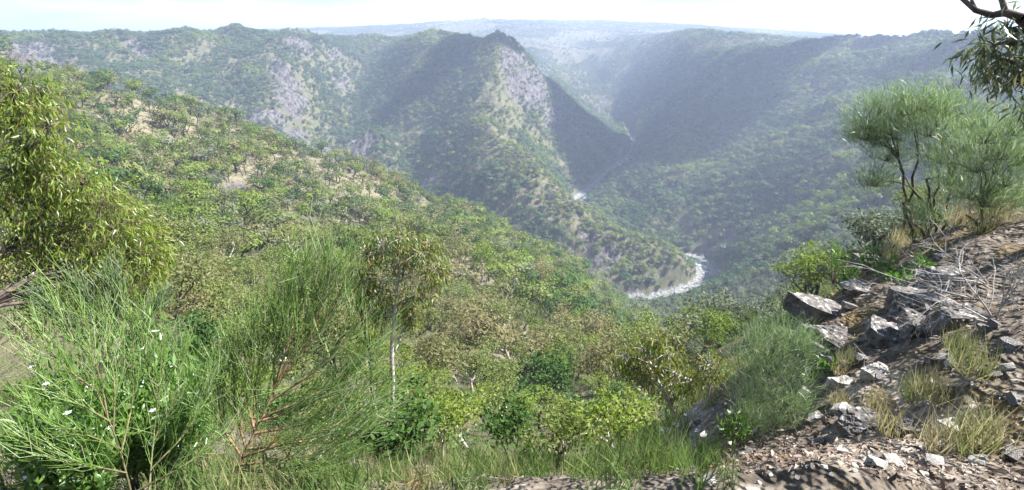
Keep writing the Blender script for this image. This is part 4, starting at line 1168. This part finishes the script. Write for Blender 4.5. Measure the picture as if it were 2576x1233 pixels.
# ------------------------------------------------------------------ leafy low plants
def leaf_plant(name, label, base, tips, mat, per=60, ll=.07, lw=.02, seed=1, r=.1, flowers=0, group=None, cat='plant'):
    R = np.random.default_rng(seed); base = np.asarray(base, float)
    e = root(name, base, label, cat, group); st, lf = Geo(), Geo()
    for t in tips:
        t = np.asarray(t, float)
        st.tube(curve_pts(base - (0, 0, .05), t, .05, 4, R) - base, [.006, .005, .004, .002], 4)
        u = R.random(per) ** .6
        c = base + (t - base) * (.35 + .65 * u)[:, None] + R.normal(size=(per, 3)) * r * .45
        ax = R.normal(size=(per, 3)) * .7 + unit(t - base) * .6 + np.array((0, 0, .35))
        lf.leaves(c - base, ax, ll * R.uniform(.6, 1.2, per), lw * R.uniform(.8, 1.2, per), fold=.15, bend=.1)
    st.build('stems', M['limb'], e); lf.build('leaves', mat, e)
    for k in range(flowers):
        fg = Geo(); c = np.asarray(tips[k % len(tips)]) + R.normal(size=3) * r * .8
        a = np.linspace(0, 6.28, 6)[:-1]
        d = np.stack([np.cos(a), np.sin(a), np.full(5, .35)], -1)
        fg.leaves(np.repeat([c - base], 5, 0), d, .022, .02, fold=.1, nrm=np.repeat([[0, 0, 1.0]], 5, 0))
        fg.build('flower', M['flower'], e)
    return e
k = 0
for px, py, D, n, rp, fl, lab in ((150, 1010, 3.7, 10, 60, 2, 'leafy green shrub with long leaves left of the wispy broom'), (330, 960, 4.0, 12, 90, 3, 'bright leafy shrub rising behind the wispy broom'), (180, 1150, 3.2, 12, 70, 4, 'leafy white-flowered plant in the lower left corner'),
                          (420, 1080, 3.7, 10, 70, 2, 'leafy white-flowered plant right of the wispy broom stem'), (90, 1130, 3.4, 8, 60, 2, 'leafy plant at the far lower left edge'), (300, 1060, 3.8, 10, 80, 3, 'leafy plant tangled in the wispy broom'), (480, 1000, 5.2, 8, 60, 0, 'low leafy plant between the two broom shrubs')):
    q = P(px, py, D); b0 = np.array((q[0], q[1], tz(q[0], q[1])))
    R = np.random.default_rng(70 + k); k += 1
    tips = [P(px + R.normal() * rp * .7, py - 40 + R.normal() * rp * .7, D + R.normal() * .15) for _ in range(n)]
    leaf_plant('leafy_shrub', lab, b0, tips, M['leafgreen'], per=130, ll=.085, lw=.02, seed=80 + k, r=.12, flowers=fl, group='leafy shrubs in the left foreground', cat='shrub')
for px, py, D, n, lab in ((2130, 695, 7.6, 7, 'bright leafy plant at the left rim of the rock shoulder'), (2235, 690, 7.3, 9, 'largest bright leafy plant in the middle of the rock shoulder'), (2312, 690, 7.1, 5, 'small bright leafy plant right of the largest one on the shoulder'), (2265, 722, 6.8, 6, 'pale leafy plant above the flat grey rock'),
                          (2345, 662, 7.6, 5, 'leafy plant at the foot of the tall feathery shrub'), (2190, 655, 8.2, 5, 'leafy plant beside the ledge stones under the tall feathery shrub'), (2075, 945, 5.0, 7, 'leafy plant in the shadow below the lichen-covered block'), (1992, 812, 7.2, 6, 'leafy plant sticking out left of the overhanging slab'), (1850, 1075, 4.4, 6, 'leafy plant with red tips left of the soft needle bush'), (2110, 640, 9.6, 6, 'leafy plant on the far rim left of the ledge stones')):
    q = P(px, py, D); b0 = np.array((q[0], q[1], tz(q[0], q[1])))
    if b0[2] < q[2] - .6: b0[2] = q[2] - .5
    R = np.random.default_rng(170 + k); k += 1
    tips = [P(px + R.normal() * 24, py - 14 + R.normal() * 14, D + R.normal() * .1) for _ in range(n)]
    leaf_plant('leafy_plant', lab, b0, tips, M['leafgreen'], per=34, ll=.075, lw=.02, seed=180 + k, r=.07, group='bright leafy plants on the rock shoulder')

# ------------------------------------------------------------------ rocks on the shoulder
def rock_material():
    m, n, l = new_mat('lichened grey rock')
    out = n.new('ShaderNodeOutputMaterial'); p = n.new('ShaderNodeBsdfPrincipled'); p.inputs['Roughness'].default_value = .9; p.inputs['Specular IOR Level'].default_value = .2
    tcn = n.new('ShaderNodeTexCoord')
    def nz_(s, d=5): 
        q = N(n, 'ShaderNodeTexNoise', Scale=s, Detail=d, Roughness=.65); l.new(tcn.outputs['Object'], q.inputs['Vector']); return q.outputs['Fac']
    a, b, c_ = nz_(5.), nz_(16., 6), nz_(55., 4)
    r = ramp(n, [(.3, (.045, .04, .037)), (.5, (.105, .095, .088)), (.7, (.18, .16, .148))]); l.new(b, r.inputs['Fac'])
    lich = ramp(n, [(.56, 0.), (.61, 1.)]); l.new(b, lich.inputs['Fac'])
    lich2 = ramp(n, [(.50, 0.), (.66, 1.)]); l.new(a, lich2.inputs['Fac'])
    ge = n.new('ShaderNodeNewGeometry'); sx = n.new('ShaderNodeSeparateXYZ'); l.new(ge.outputs['True Normal'], sx.inputs['Vector'])
    up = ramp(n, [(.1, 0.), (.45, 1.)]); l.new(sx.outputs['Z'], up.inputs['Fac'])
    f1 = N(n, 'ShaderNodeMath', operation='MULTIPLY'); l.new(lich.outputs['Color'], f1.inputs[0]); l.new(up.outputs['Color'], f1.inputs[1])
    brown = mixc(n, l, lich2.outputs['Color'], r.outputs['Color'], (.17, .105, .065))
    base = mixc(n, l, up.outputs['Color'], brown, r.outputs['Color'])
    cfin = mixc(n, l, f1.outputs['Value'], base, (.40, .40, .385))
    l.new(cfin, p.inputs['Base Color'])
    bp = N(n, 'ShaderNodeBump', Strength=.7, Distance=.015); l.new(b, bp.inputs['Height'])
    bp2 = N(n, 'ShaderNodeBump', Strength=.5, Distance=.004); l.new(c_, bp2.inputs['Height']); l.new(bp.outputs['Normal'], bp2.inputs['Normal']); l.new(bp2.outputs['Normal'], p.inputs['Normal'])
    l.new(p.outputs['BSDF'], out.inputs['Surface'])
    return m
M['rock'] = rock_material()
M['palerock'] = bark('pale broken stone', (.16, .145, .125), (.34, .32, .29), 9)

def rock_mesh(seed, sx, sy, sz, cuts=6, detail=True):
    """angular block: a box cut by random planes, edges broken"""
    R = np.random.default_rng(seed)
    bm = bmesh.new()
    bmesh.ops.create_cube(bm, size=2.0)
    for v in bm.verts:
        v.co += Vector(R.normal(size=3) * .10)
    for q in range(cuts):
        nrm = Vector(R.normal(size=3) * (1, 1, .6)).normalized()
        bmesh.ops.bisect_plane(bm, geom=bm.verts[:] + bm.edges[:] + bm.faces[:], plane_co=nrm * R.uniform(.82, 1.12), plane_no=nrm, clear_outer=True)
        ed = [e for e in bm.edges if e.is_boundary]
        if ed: bmesh.ops.holes_fill(bm, edges=ed)
    bmesh.ops.scale(bm, vec=(sx, sy, sz), verts=bm.verts)
    if detail:
        bmesh.ops.triangulate(bm, faces=bm.faces[:])
        for _ in range(4):
            mean = max(sx, sy, sz) * .13
            ed = [e for e in bm.edges if e.calc_length() > mean]
            if not ed: break
            bmesh.ops.subdivide_edges(bm, edges=ed, cuts=1)
            bmesh.ops.triangulate(bm, faces=bm.faces[:])
        s = max(sx, sy, sz)
        co = np.array([v.co[:] for v in bm.verts])
        dn = perlin(co[:, 0] / s * 3 + seed, co[:, 1] / s * 3 + co[:, 2] / s * 4) * .11 * min(sx, sy, sz) + perlin(co[:, 0] / s * 9 + seed, co[:, 1] / s * 8 + co[:, 2] / s * 9) * .09 * min(sx, sy, sz) - .16 * min(sx, sy, sz) * np.exp(-(perlin(co[:, 0] / s * 2.2 + seed * 3.3, co[:, 1] / s * 2.2 + co[:, 2] / s * 2) / .05) ** 2)
        bm.normal_update()
        for v, d in zip(bm.verts, dn): v.co += v.normal * float(d)
    me = bpy.data.meshes.new('rock'); bm.to_mesh(me); bm.free()
    return me

def rock(name, label, px, py, D, w, d, h, rz, tilt, seed, sink=.40, mat='rock', group=None):
    q = P(px, py, D)
    me = rock_mesh(seed, w / 2, d / 2, h / 2); me.materials.append(M[mat])
    o = bpy.data.objects.new(name, me); COL.objects.link(o)
    z = tz(q[0], q[1])
    o.location = (q[0], q[1], z + h * (.5 - sink))
    o.rotation_euler = (tilt[0], tilt[1], rz)
    tag(o, label, 'rock', group)
    return o
G = 'blocks of rock on the right-hand shoulder'
rock('boulder', 'long lichen-spotted slab jutting out to the left over the drop', 2075, 800, 6.5, .84, .42, .24, -.35, (.10, .22), 1, group=G)
rock('boulder', 'square lichen-covered block below the jutting slab', 2085, 885, 5.5, .42, .36, .28, -.6, (.15, .30), 2, group=G)
rock('boulder', 'brown block with yellow lichen tucked under the jutting slab', 2028, 845, 6.3, .34, .3, .22, .3, (.0, .1), 3, group=G)
rock('boulder', 'flat grey rock with cracked face in the middle of the shoulder', 2300, 800, 6.0, .50, .38, .18, .25, (-.2, .1), 4, sink=.6, group=G)
rock('boulder', 'sloping grey rock left of the flat cracked one, nearer the path', 2225, 885, 5.2, .38, .28, .17, -.5, (.2, .25), 5, group=G)
rock('boulder', 'small pointed grey rock between the two larger grey rocks', 2255, 845, 5.5, .20, .17, .13, .4, (.1, -.1), 6, group=G)
rock('boulder', 'dark-sided block on the pale path at the bottom', 2165, 1058, 3.75, .26, .18, .15, .2, (.0, .1), 7, group=G)
rock('boulder', 'flat pale-topped stone at the left end of the dark-sided block', 2140, 1042, 3.9, .12, .12, .08, .1, (0, 0), 17, group=G)
rock('boulder', 'pale stone half buried beside the mossy strip on the path', 2290, 1050, 3.7, .17, .11, .08, -.2, (.0, .05), 8, group=G)
rock('boulder', 'white lumpy stone at the head of the pale path', 2200, 962, 4.5, .20, .15, .11, .5, (0, 0), 9, mat='palerock', group=G)
rock('boulder', 'white flat stone left of the lumpy white one', 2125, 960, 4.6, .16, .12, .06, .2, (0, 0), 10, mat='palerock', group=G)
rock('boulder', 'thin ledge stone at the left rim under the leafy plants', 2160, 765, 6.9, .40, .3, .12, -.3, (.1, .15), 11, group=G)
rock('boulder', 'stacked ledge stones high on the left rim', 2195, 648, 8.7, .40, .35, .16, .1, (.05, .1), 12, group=G)
rock('boulder', 'grey rock behind the flat cracked rock', 2355, 775, 6.4, .36, .28, .16, .4, (-.1, 0), 13, sink=.62, group=G)
rock('boulder', 'tilted reddish rock at the foot of the lichen-covered block', 2060, 930, 5.3, .34, .26, .22, .2, (.3, .4), 14, group=G)
rock('boulder', 'dark overhanging rock at the right above the bank', 2400, 870, 5.1, .38, .28, .2, .1, (.2, .0), 15, sink=.5, group=G)
rock('boulder', 'dark angular rock left of the overhanging one in the bank', 2320, 880, 5.2, .34, .26, .2, -.3, (.3, .1), 16, sink=.5, group=G)
rock('boulder', 'small slate-like rock standing on edge by the grass tuft', 2255, 1085, 3.6, .10, .03, .10, .5, (.2, .2), 18, group=G)
rock('boulder', 'pale rock at the right end of the path', 2400, 1050, 3.6, .13, .1, .06, .2, (0, 0), 19, mat='palerock', group=G)
# smaller stones, each its own
R_ = np.random.default_rng(44)
small = [rock_mesh(60 + q, .5, .42, .26, 5, False) for q in range(8)]
for me in small: me.materials.append(M['rock']); me.materials[0] = M['rock']
palem = []
for me in small[:4]:
    c = me.copy(); c.materials.clear(); c.materials.append(M['palerock']); palem.append(c)
cnt_s = 0; loose = []
while cnt_s < 140:
    px, py = R_.uniform(1760, 2570), R_.uniform(640, 1225)
    edge = np.interp(py, [640, 760, 850, 950, 1100, 1225], [2200, 2060, 2040, 2010, 1850, 1750])
    if cnt_s >= 110: px, py = R_.uniform(1640, 1860), R_.uniform(1005, 1130)
    elif px < edge: continue
    q = hit(px, py); d = math.hypot(q[0], q[1])
    if d > 14: continue
    s = (.035 + .10 * R_.random() ** 2.5) * (d / 5) ** .6
    pale = R_.random() < (.6 if py > 930 else .2)
    o = bpy.data.objects.new('stone', (palem[R_.integers(0, 4)] if pale else small[R_.integers(0, 8)])); COL.objects.link(o)
    o.location = (q[0], q[1], q[2] + s * .12); o.scale = (s, s, s); o.rotation_euler = (R_.normal() * .25, R_.normal() * .25, R_.uniform(0, 6.28))
    tag(o, None, 'stone', f"loose {'pale' if pale else 'grey'} stones on the rock shoulder")
    loose.append((o, px, py, 'loose pale stone' if pale else 'loose grey stone'))
    cnt_s += 1
label_all(loose, [(2075, 800, 'jutting slab'), (2085, 885, 'lichen-covered block'), (2300, 800, 'flat cracked rock'), (2225, 885, 'sloping grey rock'), (2165, 1058, 'dark-sided block'), (2290, 1050, 'half-buried pale stone'), (2200, 962, 'lumpy white stone'), (2160, 765, 'thin ledge stone'), (2400, 870, 'overhanging dark rock'),
                  (2320, 880, 'dark angular rock'), (2255, 1085, 'slate-like rock'), (1985, 1100, 'soft needle bush stem'), (2340, 1030, 'soft pale grass tuft'), (2430, 980, 'large green grass tuft'), (2440, 1150, 'lower right grass tuft'), (2500, 700, 'pale twig tangle'), (2235, 690, 'largest leafy plant'), (2350, 1140, 'near dry tuft'), (2075, 945, 'shaded leafy plant'), (2050, 1180, 'bottom edge under the soft bush'), (2520, 880, 'right twig tangle'), (1800, 1160, 'pale bank corner'), (2250, 1190, 'bottom middle of the path'), (2400, 720, 'fallen grey branch')])
# litter of chips, bark and dry leaves: past counting
lit = Geo()
M['litter'] = foliage('dry litter', [(.035, .022, .015), (.06, .04, .028), (.10, .07, .05), (.15, .11, .082), (.26, .225, .19)], trans=0.05, island=1.0)
a = R_.uniform(math.radians(26), math.radians(50), 15000); r = 2.4 * (5.0 ** R_.random(15000))
a[:2500] = R_.uniform(math.radians(12), math.radians(26), 2500); r[:2500] = R_.uniform(4.5, 13, 2500)
lx, ly = r * np.sin(a), r * np.cos(a); lz = terrain_z(lx, ly)[0]
ax = R_.normal(size=(15000, 3)) * (1, 1, .3); nr = R_.normal(size=(15000, 3)) * .5 + (0, 0, 1)
sz_ = .010 + .026 * R_.random(15000) ** 3
lit.leaves(np.stack([lx, ly, lz + .008], -1), ax, sz_ * (1 + 1.2 * R_.random(15000)), sz_ * .6, fold=.2, bend=.15, nrm=nr)
o = lit.build('stone_litter', M['litter']); tag(o, 'litter of stone chips, bark and dry leaves on the rock shoulder', 'litter', kind='stuff')

# ------------------------------------------------------------------ grass tufts on the shoulder
TUFT = {}
def tuft(px, py, D, s, kind, label, group):
    if kind not in TUFT:
        TUFT[kind] = [tuft_geo(500 + q + len(kind), 110, .30, .006, .05, .9).mesh('blades', M[kind]) for q in range(3)]
    q = P(px, py, D); z = tz(q[0], q[1])
    e = bpy.data.objects.new('grass_tuft', TUFT[kind][int(px) % 3]); COL.objects.link(e)
    e.location = (q[0], q[1], z); e.scale = (s, s, s); e.rotation_euler = (0, 0, px % 6)
    tag(e, label, 'grass', group)
GG = 'grass tufts on the rock shoulder'
for px, py, D, s, kd, lab in ((2290, 1010, 4.0, .8, 'grass', 'pale green grass tuft on the path right of the white stones'), (2340, 1030, 3.9, .9, 'grass', 'soft pale grass tuft right of its neighbour on the path'), (2240, 1080, 3.6, .8, 'straw', 'brown dry grass tuft beside the slate-like rock'), (2200, 1020, 4.0, .7, 'straw', 'dry grass tuft behind the dark-sided block'),
                          (2430, 980, 4.0, 1.0, 'grass', 'large green grass tuft at the right edge of the path'), (2440, 1130, 3.2, 1.0, 'grass', 'grass tuft at the lower right corner'), (2400, 930, 4.4, .8, 'grass', 'green grass tuft under the dark overhanging rock'), (2130, 930, 4.9, .7, 'grass', 'grass tuft below the lichen-covered block'), (2110, 945, 4.8, .6, 'straw', 'dry grass wisp at the foot of the tilted reddish rock'),
                          (2270, 612, 8.8, 1.2, 'straw', 'dry grass tuft at the far rim under the tall feathery shrub'), (2300, 615, 8.6, 1.2, 'grass', 'green-yellow grass tuft among the feathery shrub stems'), (2400, 600, 8.4, 1.2, 'straw', 'dry grass tuft between the two feathery shrubs'), (2480, 560, 8.6, 1.4, 'grass', 'grass tuft behind the smaller feathery shrub'), (2510, 600, 8.0, 1.3, 'straw', 'dry grass tuft at the right edge beside the smaller feathery shrub'),
                          (2460, 610, 7.8, 1.2, 'grass', 'green grass tuft at the foot of the smaller feathery shrub'), (2240, 640, 8.2, 1.1, 'straw', 'dry grass tuft by the stacked ledge stones'), (2110, 1010, 4.2, .6, 'straw', 'thin dry grass wisp left on the pale path'), (2185, 830, 5.9, .5, 'grass', 'tiny grass tuft behind the lichen-covered block'), (2350, 1140, 3.2, .8, 'straw', 'dry grass tuft in the near bottom of the path'), (2470, 1080, 3.3, .9, 'straw', 'dry pale tuft above the lower right corner')):
    tuft(px, py, D, s, kd, lab, GG)

# ------------------------------------------------------------------ dead wood
def twiggy(base, d0, ln, rad, seed, levels=4, spread=.6, g=None):
    R = np.random.default_rng(seed); g = g or Geo()
    def grow(p, d, ln, rad, lev):
        pts = [p]
        for q in range(4):
            d = unit(d + R.normal(size=3) * .14); p = p + d * ln / 4; pts.append(p)
        g.tube(pts, np.linspace(rad, rad * .5, 5), 5 if lev < 2 else 3)
        if lev < levels:
            for q in range(R.integers(2, 5)):
                grow(pts[R.integers(1, 5)], unit(d + R.normal(size=3) * spread), ln * R.uniform(.5, .8), rad * .55, lev + 1)
    grow(np.asarray(base, float), unit(d0), ln, rad, 0)
    return g
def dead(name, label, base, shoots, cat='dead wood', mat='deadwood'):
    base = np.asarray(base, float)
    e = root(name, base, label, cat)
    for d0, ln, rad, seed, lv in shoots:
        twiggy((0, 0, -.05), d0, ln, rad, seed, lv).build('branch', M[mat], e, True)
    return e
dead('dead_shrub', 'tangle of bare grey twigs at the right edge above the overhanging rock', ground(2490, 860, 4.9), [((-.5, .3, .9), .42, .008, 1, 4), ((-.9, .4, .5), .42, .007, 2, 4), ((-.2, .5, 1), .42, .007, 3, 4), ((.3, .2, .9), .4, .007, 4, 4), ((-.8, -.1, .3), .4, .007, 5, 4)])
dead('dead_shrub', 'second tangle of bare pale twigs below the feathery shrubs', ground(2500, 700, 6.0), [((-.6, .2, .6), .42, .007, 6, 4), ((-.9, .3, .3), .5, .007, 7, 4), ((-.3, .3, .7), .4, .007, 8, 4)])
dead('dead_branch', 'long fallen grey branch lying across the shoulder slope', ground(2420, 800, 5.6) + (0, 0, .08), [((-.7, 1.0, .25), .6, .008, 9, 3)])
dead('dead_branch', 'thin bare branch on the ground by the white path stones', ground(2130, 985, 4.5) + (0, 0, .04), [((.9, .5, .12), .35, .007, 10, 2)])
dead('dead_tree', 'bare white dead tree on the dry hill', hit(385, 500), [((0, 0, 1), 7, .16, 11, 3), ((.4, 0, 1), 6, .12, 12, 3)], 'tree')
dead('dead_tree', 'bent white dead trunk among the olive gums', hit(485, 600), [((.5, .1, .8), 6, .13, 13, 3)], 'tree')
dead('dead_tree', 'white bare trunk standing behind the right side of the broom shrub', ground(955, 1080, 12.0), [((.12, 0, 1), 1.6, .05, 14, 2)], 'tree')
dead('dead_branch', 'pale dead stick leaning through the right part of the broom shrub', ground(720, 1100, 4.2), [((.8, .1, .75), 1.2, .010, 15, 1)])
dead('dead_tree', 'small dark bare sapling on the pale bank below the orange-tipped gum', ground(1765, 1120, 8.3), [((.2, .1, 1), .55, .018, 16, 3)], 'tree', 'limb')

# ------------------------------------------------------------------ bushes filling the slope right below the lookout
R_ = np.random.default_rng(77)
spots = [(520, 1120, 14), (640, 1180, 12), (780, 1120, 20), (900, 1160, 15), (1010, 1090, 24), (1060, 1180, 14), (1140, 1060, 30), (1180, 1150, 17), (1260, 1100, 24), (1300, 1190, 13), (1360, 1080, 27), (1420, 1150, 16), (1470, 1090, 23), (1540, 1160, 13), (1590, 1100, 17), (1640, 1180, 10.5), (1120, 1225, 11), (1400, 1225, 10.5), (980, 1225, 10.5), (1560, 1215, 10), (860, 1220, 10.5), (750, 1200, 11), (1230, 1040, 36), (1300, 1050, 34), (1560, 1060, 28), (1000, 1040, 34), (1090, 1030, 36), (1440, 1040, 34)]
young = []
for k, (px, py, D) in enumerate(spots):
    q = ground(px, py, D)
    kind = ('dark', 'lime', 'olive')[k % 3]
    H = R_.uniform(1.3, 2.2) * (D / 18) ** .5
    if kind == 'dark':
        e = place('green_shrub', None, 'shrub', 'dark shrubs below the lookout', q, 'dark', 0, k % 4, 3.0, H / 3.0, R_.uniform(0, 6)); young.append((e, px, py, 'low dark green shrub'))
    else:
        e = place('eucalypt_tree', None, 'tree', 'young gums below the lookout', q, kind, 0, k % 4, 9.0, H * 1.35 / 9.0, R_.uniform(0, 6)); young.append((e, px, py, f'young {COLW[kind]} gum'))
label_all(young, [(900, 1100, 'lower right tips of the large broom'), (590, 1180, 'foot of the large broom'), (1190, 1000, 'bottom-edge olive gum'), (1335, 1010, 'glossy dark bush'), (1500, 1050, 'bottom-edge yellow-green gum'), (1705, 1090, 'foot of the orange-tipped gum'), (1290, 1210, 'bottom middle of the slope')])

# ------------------------------------------------------------------ clouds high out of view; the broken one is added to shade the right-hand wall
def cloud_material():
    m, n, l = new_mat('cloud')
    out = n.new('ShaderNodeOutputMaterial'); d = n.new('ShaderNodeBsdfDiffuse'); t = n.new('ShaderNodeBsdfTranslucent'); s = n.new('ShaderNodeMixShader')
    d.inputs['Color'].default_value = (.9, .9, .92, 1); t.inputs['Color'].default_value = (.9, .9, .92, 1); s.inputs['Fac'].default_value = .45
    l.new(d.outputs['BSDF'], s.inputs[1]); l.new(t.outputs['BSDF'], s.inputs[2]); l.new(s.outputs['Shader'], out.inputs['Surface'])
    return m
M['cloud'] = cloud_material()
def cloud(label, puffs, alt, seed):
    """puffs: ground points (x, y, radius) in its shade; the cloud stands where the sun's line meets its height"""
    R = np.random.default_rng(seed); bm = bmesh.new()
    for gx_, gy_, gr in puffs:
        gz_ = 110.0
        c = Vector((gx_, gy_, gz_)) + SUN_DIR * ((alt - gz_) / SUN_DIR.z)
        ret = bmesh.ops.create_icosphere(bm, subdivisions=3, radius=1.0)
        vs = ret['verts']; co = np.array([v.co[:] for v in vs])
        dn = 1 + .22 * perlin(co[:, 0] * 2 + c.x * .01, co[:, 1] * 2 + co[:, 2] * 2 + c.y * .01) + .1 * perlin(co[:, 0] * 5, co[:, 1] * 5 + co[:, 2] * 4)
        for v, k_ in zip(vs, dn): v.co = c + Vector((v.co.x * gr * k_, v.co.y * gr * k_, v.co.z * gr * .45 * k_))
    me = bpy.data.meshes.new('cloud'); bm.to_mesh(me); bm.free(); me.materials.append(M['cloud'])
    me.polygons.foreach_set('use_smooth', np.ones(len(me.polygons), bool))
    o = bpy.data.objects.new('cloud', me); COL.objects.link(o); tag(o, label, 'cloud', kind='stuff')
cloud('white cumulus cloud over the bend of the gorge right of the peak', [(150, 960, 70), (100, 1030, 60), (60, 1090, 55), (200, 890, 45), (230, 1000, 90), (180, 1090, 80), (260, 900, 60), (330, 960, 80), (420, 1040, 90), (330, 1120, 80)], 1500, 3)
cloud('small grey-white cloud over the knob left of the peak', [(-110, 1125, 80), (-175, 1085, 75), (-130, 1030, 55), (-75, 1085, 45), (-205, 1010, 45)], 1500, 5)
Rc = np.random.default_rng(12)
pf = []  # puffs of an unseen cloud, added with gaps to dim the wall below
for gx_ in range(270, 960, 105):
    for gy_ in range(600, 1260, 105):
        if Rc.random() < .86 and gy_ > 900 - .75 * (gx_ - 150): pf.append((gx_ + Rc.normal() * 25, gy_ + Rc.normal() * 25, Rc.uniform(48, 84)))
cloud('unseen broken cloud added to shade the right-hand gorge wall', pf, 1500, 7)

# ------------------------------------------------------------------ the air
def haze():
    m, n, l = new_mat('haze air')
    out = n.new('ShaderNodeOutputMaterial'); v = n.new('ShaderNodeVolumePrincipled')
    v.inputs['Color'].default_value = (.64, .745, 1.0, 1); v.inputs['Density'].default_value = .00027; v.inputs['Anisotropy'].default_value = .25
    l.new(v.outputs['Volume'], out.inputs['Volume'])
    lo, hi, w = -8.0, float(max(GZ.max() + 25, 300)), 9300.0
    vs = [(x, y, z) for z in (lo, hi) for x, y in ((-w, -w), (w, -w), (w, w), (-w, w))]
    o = mesh_obj('haze', vs, [(3, 2, 1, 0), (4, 5, 6, 7), (0, 1, 5, 4), (1, 2, 6, 5), (2, 3, 7, 6), (3, 0, 4, 7)], m)
    tag(o, 'thin blue-white haze filling the gorge', 'haze', kind='stuff')
haze()
